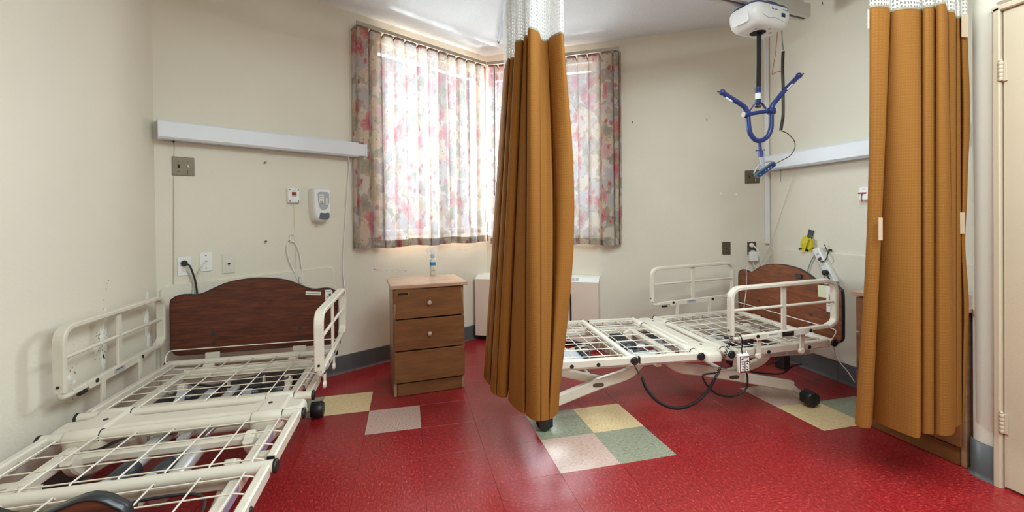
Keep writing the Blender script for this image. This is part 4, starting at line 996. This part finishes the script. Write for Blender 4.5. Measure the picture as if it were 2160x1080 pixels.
# ------------------------------------------------------------------ wall plates and devices
def plate(name, label, cat, c, e, n, w_, h_, m, group=None, th=.007):
    ang = math.atan2(e.y, e.x); t = thing(name, label, cat, c, ang, group)
    return t
def local_dirs(e, n): # local x = e, local y = +/- n
    s = 1 if Vector((-e.y, e.x, 0)).dot(n) > 0 else -1; return s
def wplate(name, label, cat, wallf, c0, c1, e, n, m, group=None, tilt=0):
    a = wallf(*c0); b = wallf(*c1); c = (a+b)/2; c = Vector((c.x, c.y, c.z)); w_ = abs((b-a).dot(e)); h_ = abs(a.z-b.z)
    t = thing(name, label, cat, c, math.atan2(e.y, e.x), group); s = local_dirs(e, n)
    b_ = MB(); b_.bbox((0, s*.003, 0), (w_, .006, h_), .002, R=Matrix.Rotation(tilt, 3, 'Y')); put('face_plate', b_, m, t); return t, s, w_, h_
def dot(x, z, s, r, m, t, nm='screw', th=.002, y=.006):
    b = MB(); b.disc((x, s*y, z), (0, s, 0), r, th, 10); return put(nm, b, m, t)
# left switch plate
t, s, w_, h_ = wplate('switch_plate', 'dark metal double switch plate under the left wall light', 'switch', WL, (362, 330), (410, 372), EL, NL, steel, 'metal switch plates')
for x, z in ((-.022, .030), (.022, .030), (-.022, -.030), (.022, -.028), (.022, -.040)): dot(x, z, s, .003, blackg, t)
b = MB(); b.box((-.022, s*.0062, .0), (.010, .001, .022)); put('toggle_slot', b, sinkdark, t); b = MB(); b.bbox((.022, s*.011, .002), (.008, .012, .018), .002); put('toggle', b, off, t)
t, s, w_, h_ = wplate('switch_plate', 'dark metal double switch plate left of the white corner conduit', 'switch', WR, (1571, 360), (1602, 386), ER, NR, steel, 'metal switch plates')
for x, z in ((-.022, .030), (.022, .030), (-.022, -.030), (.022, -.030)): dot(x, z, s, .003, blackg, t)
b = MB(); b.box((-.022, s*.0062, .0), (.010, .001, .022)); put('toggle_slot', b, sinkdark, t); b = MB(); b.bbox((.024, s*.011, -.028), (.008, .012, .012), .002); put('indicator', b, off, t)
# left outlets
t, s, w_, h_ = wplate('power_outlet', 'white power outlet with a black plug, leftmost of the plates above left headboard', 'outlet', WL, (374, 542), (404, 580), EL, NL, white)
b = MB(); b.lathe([(.017, 0), (.017, .002)], (.002, s*.006, -.022), (0, s, 0), 18); put('socket_face', b, off, t)
out1 = t.location.copy()
t, s, w_, h_ = wplate('cable_outlet', 'white wall plate with a white cable screwed in, between two other plates', 'outlet', WL, (420, 533), (448, 571), EL, NL, white)
for z in (.040, -.040): dot(0, z, s, .004, steel, t)
b = MB(); b.lathe([(.006, 0), (.006, .008), (.004, .012)], (0, s*.006, .003), (0, s, 0), 10); put('connector', b, steel, t); out2 = t.location.copy()
t, s, w_, h_ = wplate('data_outlet', 'off-white data outlet with one small dark socket above left headboard', 'outlet', WL, (468, 537), (496, 575), EL, NL, off)
b = MB(); b.bbox((0, s*.007, 0), (w_*.55, .003, h_*.66), .001); put('insert', b, off, t); b = MB(); b.box((.001, s*.009, 0), (.014, .001, .012)); put('socket', b, sinkdark, t)
b = MB(); b.box((0, s*.0092, -.010), (.012, .0006, .002)); put('label_mark', b, dgrey, t)
# outlets on the right-hand back wall
t, s, w_, h_ = wplate('blank_socket_plate', 'tarnished metal socket plate on wall above the far bed rail', 'outlet', WR, (1523, 510), (1541, 537), ER, NR, steel)
for z, r in ((.038, .0035), (0, .007), (-.038, .0035)): dot(0, z, s, r, blackg, t, 'socket_hole')
t, s, w_, h_ = wplate('power_outlet', 'steel outlet plate with white adapter plugged in beside the corner', 'outlet', WR, (1576, 510), (1595, 538), ER, NR, steel)
out3 = t.location.copy()
ad = thing('power_adapter', 'white square power adapter plugged in beneath a round white plug', 'adapter', out3+NR*.03-EZ*.068-ER*-.006, -PI/6)
b = MB(); b.bbox((0, 0, 0), (.066, .045, .080), .006); put('adapter_body', b, white, ad); b = MB(); b.bbox((-.004, 0, .046), (.03, .035, .014), .004); put('adapter_top', b, white, ad)
b = MB(); b.tube(crom([(0, 0, -.04), (-.002, -.0, -.062), (.012, -.01, -.085), (.045, -.02, -.098), (.10, -.02, -.075)], 6), .0035, 7); put('adapter_cord', b, white, ad)
b = MB(); p0 = out3+NR*.012+EZ*.028-ER*.004; b.lathe([(.017, 0), (.019, .006), (.017, .022), (.010, .028)], p0, NR, 16); b.tube(crom([p0+NR*.02+ER*.008, WR(1597, 527, .05), WR(1604, 550, .045), WR(1607, 566, .05), WR(1609, 585, .06)], 7), .0045, 8)
tag(rebase(put('round_plug', b, white), p0), 'round white plug and cord in the steel outlet beside the corner', 'plug')
# corner conduit
b = MB(); q = WR(1617, 300, .02); qx = (q-C).dot(ER); b.bbox(C+ER*(qx+.003)+NR*.014+EZ*(.945+2.81)/2, (.034, .026, 2.81-.945), .002, rz=-PI/6); tag(rebase(put('cable_conduit', b, white), C+ER*qx+EZ*.945), 'white vertical cable conduit running down the corner beside the wall light', 'conduit')
# thin strings right
b = MB(); b.tube([WE(1680, 358, .03), WE(1664, 400, .01), WR(1626, 512, .03), WR(1622, 520, .04), WR(1601, 560, .06), WR(1594, 568, .08)], .0017, 5); b.tube(crom([WR(1622, 516, .04), WR(1628, 530, .03), WR(1624, 540, .03), WR(1606, 562, .06), WR(1594, 570, .08)], 5), .0022, 5)
tag(rebase(put('trailing_string', b, off), WR(1622, 516, .04)), 'thin white strings trailing from the right wall light to headboard', 'string')
b = MB(); hbp = loc2(bed2, 0, 0, 0)
b.tube(crom([WR(1594, 568, .08), loc2(bed2, -.335, .035, .775), loc2(bed2, -.335, .03, .70), loc2(bed2, -.34, .03, .60), loc2(bed2, -.335, .01, .50), loc2(bed2, -.33, .0, .44)], 7), .003, 6); tag(rebase(put('white_cord', b, off), loc2(bed2, -.335, .03, .6)), 'white cord draped down the front of the reddish headboard', 'cord')
b = MB(); b.tube(crom([loc2(bed2, .40, .10, .40), WE(1760, 735, .06), WE(1771, 763, .04), WE(1787, 782, .06), WE(1803, 806, .10)], 8), .0032, 6); tag(rebase(put('white_cord', b, off), WE(1771, 763, .04)), 'white cord running from right headboard down along the grey baseboard', 'cord')

# emergency call stations
t, s, w_, h_ = wplate('call_station', 'white pull-cord call unit with orange window, left of the soap dispenser', 'call unit', lambda a, b: WL(a, b, .0), (604, 396), (631, 429), EL, NL, white)
b = MB(); b.bbox((0, s*.016, 0), (w_*.98, .030, h_*.98), .008); put('housing', b, white, t)
b = MB(); b.box((0, s*.0315, .012), (.030, .002, .024)); wi = put('orange_window', b, orange, t); b = MB(); b.box((.0, s*.0325, -.004), (.028, .001, .008)); put('slot_grille', b, lgrey, t)
for x in (-.028, .028):
    for z in (.040, -.040): dot(x, z, s, .0035, dgrey, t, y=.031)
text('lettering', 'CALL', .008, (0, s*.0325, .032), (-s*-1 if False else 1, 0, 0) if s > 0 else (1, 0, 0), (0, 0, 1), ink, t)
b = MB(); b.tube([(0, s*.020, -.048), (.002, s*.020, -.20), (.004, s*.03, -.46), (.006, s*.03, -.56)], .0012, 5); put('pull_string', b, yellowline, t)
cpos = WE(1820, 409, .0)
t = thing('call_station', 'white wall call unit with red lever peeking out beside right curtain', 'call unit', cpos+EE*.03, math.atan2(EE.y, EE.x)); s = local_dirs(EE, NE)
b = MB(); b.bbox((0, s*.016, 0), (.075, .030, .095), .008); put('housing', b, white, t); b = MB(); b.bbox((-.010, s*.034, .004), (.050, .008, .010), .002); b.tube(crom([(-.012, s*.034, 0), (-.015, s*.034, -.03), (-.008, s*.034, -.055)], 4), .0025, 6); put('red_lever', b, red, t)
text('lettering', 'CALL', .009, (0, s*.032, .030), (1, 0, 0), (0, 0, 1), ink, t)

# soap dispenser
c = (WL(648, 395, .0)+WL(693, 470, .0))/2; t = thing('soap_dispenser', 'white soap dispenser with grey push lever and oval window on wall', 'dispenser', Vector((c.x, c.y, c.z)), PI/6)
s = local_dirs(EL, NL); c.z = c.z
def ov(w2, zt__, zb__, n_=6, r=.02): return [(p.x, p.y) for p in fillet([(-w2, zb__, 0), (w2, zb__, 0), (w2, zt__, 0), (-w2, zt__, 0)], r, n_, True)]
b = MB(); rings = []
body = [(-.060, .125), (.060, .125), (.066, .11), (.066, .0), (.062, -.06), (.048, -.112), (.02, -.126), (-.02, -.126), (-.048, -.112), (-.062, -.06), (-.066, 0), (-.066, .11)]
body = [(p.x, p.y) for p in fillet([(x, z, 0) for x, z in body], .012, 3, True)]; n_ = len(body)
for k_, (y, sc_) in enumerate(((0, 1), (.045, 1.0), (.075, .97), (.092, .90), (.098, .80))): rings += [(x*sc_, s*y, z*sc_) for x, z in body]
b.add(rings, [(r*n_+i, r*n_+(i+1) % n_, (r+1)*n_+(i+1) % n_, (r+1)*n_+i) for r in range(4) for i in range(n_)], True); b.add(rings[-n_:], [tuple(range(n_))]); put('housing', b, white, t)
b = MB(); b.prism([(p.x, p.y) for p in fillet([(-.036, .095, 0), (.044, .095, 0), (.046, .02, 0), (.030, -.028, 0), (.004, -.042, 0), (-.020, -.028, 0), (-.034, .02, 0)], .018, 4, True)], (0, s*.096, 0), (1, 0, 0), (0, 0, 1), (0, s, 0), .004); wi = put('viewing_window', b, lgrey, t, 'pale grey oval window')
b = MB(); b.box((-.012, s*.1015, .045), (.036, .003, .062)).cut(); b.box((.026, s*.102, .025), (.010, .004, .075)); put('soap_bag', b, paper, wi)
b = MB(); b.box((-.012, s*.1035, .062), (.030, .001, .002)); b.box((-.012, s*.1035, .045), (.030, .001, .002)); b.box((-.018, s*.1035, .022), (.003, .001, .014)); b.box((-.008, s*.1035, .018), (.003, .001, .018)); b.disc((.026, s*.103, .058), (0, s, 0), .005, .002, 8); b.disc((.026, s*.103, -.006), (0, s, 0), .005, .002, 8); put('printed_marks', b, dgrey, wi)['kind'] = 'stuff'
b = MB(); b.prism([(p.x, p.y) for p in fillet([(-.020, -.055, 0), (.012, -.060, 0), (.042, -.055, 0), (.046, -.085, 0), (.040, -.102, 0), (.010, -.108, 0), (-.028, -.100, 0)], .008, 3, True)], (0, s*.080, 0), (1, 0, 0), (0, 0, 1), (0, s, 0), .026, bev=.003); put('push_lever', b, grey, t)
b = MB(); b.lathe([(.007, 0), (.006, -.022)], (-.018, s*.05, -.118), n=10); put('nozzle', b, lgrey, t)

# hooks, holes, cords on the left wall
for (px, py, lab) in ((610, 509, 'small wall hook holding the looped white call cord'), (560, 509, 'small screw in the wall left of the looped cord'), (559, 343, 'tiny screw hole below the middle of left wall light')):
    b = MB(); p = WL(px, py); b.lathe([(.005, 0), (.006, .003), (.003, .006), (.003, .018), (.006, .022)], p, NL, 10); tag(rebase(put('wall_hook' if px == 610 else 'screw', b, steel), p), lab, 'hook' if px == 610 else 'screw')
for (px, py, lab) in ((1334, 258, 'small dark wall hole just right of the right floral curtain'), (1491, 252, 'small dark wall hole left of the blue sling bar'), (1735, 7, 'small dark mark high on wall past the ceiling rail end')):
    b = MB(); 
    if px < 1700: p = WR(px, py); nn = NR
    else: p = WE(px, py); nn = NE
    b.bbox(p, (.006, .004, .02), .001, rz=-PI/6 if px < 1700 else PI/2); tag(rebase(put('wall_anchor', b, sinkdark), p), lab, 'wall anchor')
for (px, py, sd) in ((1521, 408, 'left'), (1553, 410, 'right')):
    b = MB(); p = WR(px, py); b.disc(p, NR, .008, .0015, 12); tag(rebase(put('filler_spot', b, peel), p), 'pale filler spot on wall by the corner switch plate, '+sd+' of a pair', 'wall patch')
b = MB(); b.tube(crom([WL(612, 509, .02), WL(605, 520, .02), WL(609, 545, .02), WL(617, 565, .02), WL(625, 585, .02), WL(632, 597, .02)], 7), .004, 7); b.tube(crom([WL(612, 508, .02), WL(622, 512, .02), WL(631, 530, .02), WL(635, 552, .02), WL(637, 575, .02), WL(638, 592, .02)], 7), .004, 7); b.tube(crom([WL(611, 507, .02), WL(613, 496, .02), WL(617, 492, .02), WL(620, 496, .02)], 5), .003, 7)
p = WL(634, 590, .03); cw = tag(rebase(put('looped_cable', b, white), p), 'looped white call cord hung over the small wall hook', 'cord')
b = MB(); b.bbox((0, 0, 0), (.022, .018, .05), .003, rz=PI/6); cwb = put('cord_switch', b, off, cw)
b = MB(); b.tube(crom([WL(735, 331, .05), WL(737, 350, .02), WL(733, 400, .012), WL(731, 430, .014), WL(728, 480, .012), WL(724, 540, .012), WL(724, 580, .012), WL(728, 610, .03), WL(730, 640, .03)], 7), .0045, 7); tag(rebase(put('light_cable', b, white), WL(733, 400, .01)), 'long white cable hanging from the right end of left wall light', 'cable')
b = MB(); b.lathe([(.016, 0), (.018, .004), (.017, .018), (.010, .026)], out1+NL*.006+EZ*.018-EL*.002, NL, 16); b.tube(crom([out1+NL*.028+EZ*.016, WL(400, 561, .04), WL(408, 580, .04), WL(413, 598, .04), WL(416, 620, .05), WL(418, 650, .06)], 7), .0055, 8); tag(rebase(put('black_plug', b, black), out1), 'black plug with thick black cord dropping behind left headboard', 'plug')
b = MB(); b.tube(crom([out2+NL*.018+EZ*.003, WL(428, 560, .03), WL(418, 580, .03), WL(410, 600, .03), WL(406, 625, .04), WL(402, 650, .05)], 7), .0042, 8); tag(rebase(put('white_cord', b, off), out2), 'white cable from the middle wall plate dropping behind left headboard', 'cord')
b = MB(); b.tube(crom([out1+NL*.01-EZ*.03+EL*.01, WL(402, 583, .02), WL(407, 598, .03), WL(410, 616, .04), WL(412, 640, .05)], 6), .0025, 6); tag(rebase(put('thin_cord', b, lgrey), out1), 'thin grey cord hanging below the left power outlet', 'cord')
b = MB(); b.tube([WL(366, 372, .002), WL(367, 632, .014)], .002, 5); tag(rebase(put('painted_cord', b, yellowline), WL(366, 500)), 'thin painted-over cord running down from dark switch plate on left wall', 'cord')

# ------------------------------------------------------------------ power strip and yellow strap on the right wall
c = WE(1741, 560, .03); a = WE(1729, 531, .03); b_ = WE(1762, 595, .03); d = (b_-a).normalized()
ps = thing('power_strip', 'white power strip hung askew on right wall by a black tie', 'power strip', c, 0)
u = NE; v = d.cross(u).normalized(); R = Matrix((v, u, d)).transposed(); L_ = (b_-a).length
b = MB(); b.bbox((0, 0, 0), (.055, .040, L_+.04), .006, R=R); put('strip_body', b, white, ps)
b = MB(); b.bbox(u*.021-d*L_*.22, (.030, .004, .020), .002, R=R); put('switch', b, maroon, ps)
for k in (-.02, .05, .12): 
    b = MB(); b.bbox(u*.020+d*k, (.036, .003, .034), .003, R=R); put('socket', b, off, ps)
text('lettering', 'ON', .014, u*.0205-d*L_*.38, -v if (-v).dot(EE) > 0 else v, -d, bbadge, ps)
b = MB(); b.lathe([(.018, 0), (.020, .006), (.018, .026), (.010, .030)], u*.021+d*.055, u, 16); b.tube(crom([u*.045+d*.055+EE*.0, u*.05+d*.075+EE*.018, u*.05+d*.11+EE*.022, u*.04+d*.16+EE*.012, u*.03+d*.22+EE*.0], 6), .006, 8); put('black_plug', b, black, ps)
b = MB(); pt = WE(1701, 600, .03)-c; b.tube(crom([-d*(L_/2+.02), WE(1722, 532, .03)-c, WE(1712, 548, .03)-c, WE(1704, 570, .03)-c, WE(1702, 600, .03)-c], 7), .0042, 8); put('strip_cord', b, lgrey, ps)
b = MB(); b.tube(crom([u*.025+d*.11, WE(1741, 580, .04)-c, WE(1737, 592, .04)-c, WE(1737, 610, .04)-c], 5), .003, 6); put('thin_cord', b, off, ps)
b = MB(); hk = WE(1753, 528, .0); b.tube(crom([WE(1731, 552, .055), WE(1738, 551, .06), WE(1744, 544, .05), WE(1746, 535, .03), WE(1750, 529, .015)], 6), .0035, 6); b.tube(crom([WE(1748, 535, .02), WE(1743, 525, .02), WE(1739, 516, .02)], 4), .003, 6); b.lathe([(.008, 0), (.010, .004), (.008, .02)], hk, NE, 10); tag(rebase(put('cable_tie', b, black), hk), 'black tie and hook holding up the white power strip', 'cable tie')
ys = thing('gait_strap', 'yellow strap folded in black holder hanging on right wall', 'strap', WE(1703, 508, .01), 0)
def ribbon(pts, w_, m, nm, th=.004, up=(1, 0, 0)):
    b = MB(); P = crom([Vector(p)-ys.location for p in pts], 5); b.bar(P, w_, th, up=up); return put(nm, b, m, ys)
ribbon([WE(1711, 485, .006), WE(1709, 495, .008), WE(1705, 507, .014)], .042, black, 'holder_tab')
ribbon([WE(1703, 500, .015), WE(1697, 503, .03), WE(1692, 514, .035), WE(1694, 520, .03), WE(1702, 512, .028), WE(1712, 505, .02)], .030, yellow, 'strap_loop', up=(1, 0, 0))
ribbon([WE(1704, 504, .035), WE(1699, 514, .040), WE(1694, 531, .038)], .026, yellow, 'strap_tail')
ribbon([WE(1710, 505, .02), WE(1711, 518, .024), WE(1708, 530, .02)], .028, yellow, 'strap_tail')
b = MB(); q = [Vector(WE(x, y, .03))-ys.location for x, y in ((1699, 503), (1712, 505), (1712, 522), (1706, 528), (1700, 524), (1696, 514))]; b.add(q+[v_+Vector((.022, 0, 0)) for v_ in q], [tuple(range(6)), tuple(range(11, 5, -1))]+[(i, (i+1) % 6, 6+(i+1) % 6, 6+i) for i in range(6)]); put('strap_bundle', b, yellow, ys)
ribbon([WE(1685, 526, .02), WE(1692, 524, .02), WE(1704, 529, .02)], .014, black, 'buckle')

# ------------------------------------------------------------------ ceiling lift
r0 = Vector((2.80, 2.482, 2.640)); rd = Vector((-.991, -.131, 0)).normalized()
tr = MB(); W2, H2 = .036, .048; r1 = r0+rd*3.9
side = rd.cross(EZ)
sec = [(-W2, -H2), (-.012, -H2), (-.012, -H2+.006), (-W2+.006, -H2+.006), (-W2+.006, -.01), (W2-.006, -.01), (W2-.006, -H2+.006), (.012, -H2+.006), (.012, -H2), (W2, -H2), (W2, H2), (-W2, H2)]
tr.sweep([r0, r1], sec, smooth=False); rail = put('ceiling_rail', tr, mat('rail_white', S(206, 202, 194), .4)); org = r0.copy()
tag(rebase(rail, org), 'cream ceiling rail carrying the patient lift above right bed', 'ceiling rail')
b = MB(); b.bbox(Vector((0, 0, .002))-rd*.002, (.008, W2*2+.004, H2*2+.004), .002, rz=math.atan2(rd.y, rd.x)); put('end_cap', b, MATS['rail_white'], rail)
b = MB(); b.lathe([(.003, 0), (.004, .002)], rd*.0+rd*.34+side*(W2)+EZ*.012 if side.y < 0 else rd*.34-side*W2+EZ*.012, side if side.y < 0 else -side, 10); put('status_light', b, greenled, rail)
for k in (.10, 1.6, 3.2):
    b = MB(); b.bbox(rd*k+EZ*(H2+.062), (.07, .05, .13), .004, rz=math.atan2(rd.y, rd.x)); put('hanger_bracket', b, MATS['rail_white'], rail)
Lp = DP(1601, 40, 2.86); mz = 2.588
lc = Vector((Lp.x, Lp.y, 2.428)); mang = math.atan2(rd.y, rd.x)+PI
lift = thing('patient_lift', 'white and blue ceiling lift motor with blue sling bar on a black strap', 'patient lift', lc, mang)
# body: lofted rounded sections; local x along rail
def rsec(hx, hy, z, r, xo=0, yo=0): return [Vector((p.x+xo, p.y+yo, z)) for p in fillet([(-hx, -hy, 0), (hx, -hy, 0), (hx, hy, 0), (-hx, hy, 0)], r, 5, True)]
def loft(secs, smooth=True):
    b = MB(); n_ = len(secs[0]); vs = [v_ for s_ in secs for v_ in s_]; b.add(vs, [(r*n_+i, r*n_+(i+1) % n_, (r+1)*n_+(i+1) % n_, (r+1)*n_+i) for r in range(len(secs)-1) for i in range(n_)], smooth)
    b.add(secs[0], [tuple(range(n_))]); b.add(secs[-1], [tuple(range(n_))]); return b
put('motor_shell', loft([rsec(.118, .075, -.018, .05), rsec(.138, .092, -.012, .055), rsec(.158, .106, .012, .06), rsec(.170, .112, .055, .06), rsec(.172, .112, .090, .06), rsec(.162, .106, .118, .06)]), white, lift)
put('blue_cover', loft([rsec(.164, .108, .117, .06), rsec(.150, .098, .134, .055), rsec(.10, .07, .146, .04)]), mblue, lift)
put('trolley', loft([rsec(.060, .052, .132, .02, .07), rsec(.060, .052, .165, .02, .07), rsec(.050, .044, .180, .02, .07)]), mblue, lift)
b = MB(); b.bbox((-.04, 0, .150), (.09, .08, .03), .01); put('trolley_cap', b, white, lift)
b = MB(); b.disc((0, .01, -.0178), (0, 0, -1), .050, .001, 20); put('strap_slot', b, sinkdark, lift)
b = MB(); b.bbox((.080, -.1125, .060), (.036, .004, .024), .002); put('display_badge', b, bbadge, lift, 'small dark blue display')
text('lettering', 'Bar Lite', .016, (.0, -.1130, .088), (1, 0, 0), (0, 0, 1), ink, lift); text('lettering', 'Max 272 kg', .010, (.10, -.1130, .094), (1, 0, 0), (0, 0, 1), ink, lift)
b = MB(); b.tube(crom([(-.10, -.1115, .04), (-.05, -.110, .026), (0, -.110, .034), (.06, -.109, .028), (.12, -.106, .016)], 6), .0012, 5); put('shell_seam', b, lgrey, lift)
b = MB(); b.prism([(p.x, p.y) for p in fillet([(-.065, .005, 0), (.065, .005, 0), (.055, .09, 0), (-.055, .09, 0)], .02, 4, True)], (-.168, 0, 0), (0, 1, 0), (0, 0, 1), (-1, 0, 0), .006, bev=.003); put('end_panel', b, white, lift)
b = MB(); b.disc((.02, -.06, -.018), (0, 0, -1), .008, .001, 10); b.disc((-.07, -.03, -.018), (0, 0, -1), .010, .001, 4); b.disc((.08, -.02, -.018), (0, 0, -1), .010, .001, 6); put('printed_marks', b, mblue, lift)['kind'] = 'stuff'
DS = 2.862
def LP(px, py, dd_=0): return DP(px, py, DS+dd_)
inv_l = Matrix.Rotation(-mang, 4, 'Z')@Matrix.Translation(-lc)
def lput(nm, b, m, par=None, lab=None):
    if isinstance(b, MB) and b.cuts: return [lput(nm, q, m, par, lab) for q in b.parts()][0]
    me = b.mesh(nm) if isinstance(b, MB) else b
    me.transform(inv_l); return put(nm, me, m, par or lift, lab)
sp0, sp1 = LP(1601, 66), LP(1600, 190)
b = MB(); b.bar([sp0, LP(1601, 130), sp1], .030, .005, up=(rgt.y, -rgt.x, 0)); st = lput('lift_strap', b, black)
b = MB(); zax = EZ; p = LP(1599, 190); b.lathe([(.016, 0), (.018, .003), (.018, .030)], p-EZ*.012, EZ, 16); b.lathe([(.013, 0), (.017, .006), (.017, .092)], p-EZ*.10, EZ, 16); b.lathe([(.02, 0), (.02, .006)], p-EZ*.112, EZ, 16); sw = lput('swivel', b, blue)
b = MB(); b.lathe([(.0178, 0), (.0182, .002), (.0182, .040)], p-EZ*.062, EZ, 16); lput('swivel_label', b, white, sw)
b = MB(); b.lathe([(.014, 0), (.018, -.006)], p-EZ*.112, EZ, 16); lput('swivel_nut', b, steel, sw)
# sling bar: U tube with two upward arms
bl, br_ = LP(1576, 240), LP(1630, 233)
def cl(pts, n=8): return crom([LP(*q) for q in pts], n)
b = MB(); b.tube(cl([(1525, 196), (1545, 209), (1563, 220), (1572, 228), (1577, 240), (1579, 262), (1582, 280), (1592, 294), (1604, 297), (1618, 289), (1626, 272), (1627, 250), (1627, 235), (1630, 222), (1640, 209), (1656, 190), (1684, 161)], 6), .0155, 12); sb_ = lput('sling_bar', b, blue)
for q, d in (((1524, 195), (1518, 194)), ((1685, 160), (1692, 157))):
    a = LP(*q); dv = (LP(*d)-a).normalized(); e = MB(); e.lathe([(.010, -.016), (.019, -.008), (.021, .002), (.016, .014), (.006, .018)], a, dv, 14); lput('bar_knob', e, blue, sb_); e = MB(); e.tube([a+dv*.015, a+dv*.032], .003, 6); e.lathe([(.005, 0), (.006, .006)], a+dv*.028, dv, 8); lput('knob_pin', e, steel, sb_)
b = MB(); b.tube([LP(1578, 241), LP(1622, 234)], .013, 12); lput('cross_bar', b, blue, sb_)
for q, rr in (((1575, 241), .024), ((1627, 234), .025)):
    a = LP(*q); dv = (LP(1627, 234)-LP(1575, 241)).normalized(); e = MB(); e.lathe([(rr*.9, -.020), (rr, -.016), (rr, .016), (rr*.9, .020)], a, dv, 16); lput('pivot_collar', e, blue, sb_)
e = MB(); dv = (LP(1627, 234)-LP(1575, 241)).normalized(); e.lathe([(.022, 0), (.023, .004), (.020, .007)], LP(1627, 234)+dv*.020, dv, 16).cut(); e.lathe([(.020, 0), (.018, .006)], LP(1575, 241)-dv*.020, -dv, 16); lput('collar_cap', e, off, sb_)
e = MB(); e.bar([LP(1580, 236), LP(1592, 219), LP(1606, 217), LP(1616, 230)], .004, .020, up=(rgt.y, -rgt.x, 0)); lput('hanger_link', e, mblue, sb_)
for (a0, a1, off_) in (((1545, 214), (1531, 205), 0), ((1660, 189), (1672, 177), 0)):
    A_, B_ = LP(*a0, -.0165), LP(*a1, -.0165); e = MB(); e.bar([A_, B_], .010, .001, up=(rgt.y, -rgt.x, 0)); lput('label', e, paper, sb_)
b = MB(); b.tube(cl([(1602, 298), (1603, 308), (1604, 318), (1606, 328)], 4), .0105, 12); st2 = lput('handset_hook', b, blue, sb_)
b = MB(); b.tube([LP(1594, 318), LP(1613, 316)], .003, 6); b.lathe([(.005, 0), (.005, .006)], LP(1612, 316), (1, 0, 0), 8); b.lathe([(.005, 0), (.005, .006)], LP(1593, 318), (1, 0, 0), 8); b.lathe([(.016, -.02), (.016, .02)], LP(1605, 325), EZ, 12); lput('hook_pin', b, mblue, st2)
# handset hanging under the bar
hs = thing('lift_handset', 'grey and blue lift handset hanging below the sling bar', 'handset', LP(1610, 355), 0)
ho = hs.location
b = MB(); b.tube([LP(1606, 331)-ho, LP(1609, 356)-ho], .016, 12); put('handset_neck', b, lgrey, hs)
pa, pb = LP(1591, 374, -.01)-ho, LP(1633, 344, -.02)-ho; d = (pb-pa).normalized(); up_ = (d.cross(Vector((-fwd.x, -fwd.y, 0)))).normalized(); nf = d.cross(up_).normalized()
if nf.dot(fwd) > 0: nf = -nf
oo = [(p.x, p.y) for p in fillet([(0, -.018, 0), ((pb-pa).length, -.018, 0), ((pb-pa).length, .018, 0), (0, .018, 0)], .017, 5, True)]
b = MB(); b.prism(oo, pa, d, up_, nf, -.030 if False else .022, bev=.004); put('handset_body', b, grey, hs)
oo = [(p.x, p.y) for p in fillet([(.014, -.012, 0), ((pb-pa).length-.012, -.012, 0), ((pb-pa).length-.012, .012, 0), (.014, .012, 0)], .010, 4, True)]
b = MB(); b.prism(oo, pa+nf*.022, d, up_, nf, .002); fp = put('blue_face', b, bbadge, hs)
for k in (.030, .075, .095, .115):
    b = MB(); b.disc(pa+nf*.024+d*k+up_*(.004 if k > .08 else 0), nf, .0045, .001, 10); put('button', b, lgrey, hs)
b = MB(); hl = [LP(1590, 366)-ho, LP(1600, 350)-ho, LP(1618, 341)-ho, LP(1632, 342)-ho]; b.tube(crom(hl, 5), .005, 8); put('handset_grip', b, lgrey, hs)
# coil cords
b = MB(); b.tube(cl([(1649, 66), (1650, 85), (1652, 105)], 4), .0025, 6); b.tube(coil([LP(1652, 108), LP(1651, 130), LP(1651, 155), LP(1652, 180), LP(1652, 200), LP(1652, 240), LP(1650, 258), LP(1647, 275)], .0085, .002, .0065, 8), .0024, 4); b.tube(cl([(1647, 276), (1660, 281), (1674, 295), (1677, 310), (1668, 327), (1650, 338), (1636, 345)], 7), .0026, 6)
tag(rebase(put('handset_cord', b, blackg), LP(1652, 108)), 'dark coiled cord from the lift motor down to the hanging handset', 'cord')
b = MB(); b.tube(cl([(1640, 62), (1639, 80), (1637, 100), (1636, 112), (1632, 135), (1629, 157), (1636, 153), (1648, 150)], 5), .0022, 6); tag(rebase(put('red_release_cord', b, mat('red_brown_cord', S(140, 74, 62), .7)), LP(1640, 62)), 'thin red-brown release cord kinked beside the coiled handset cord', 'cord')
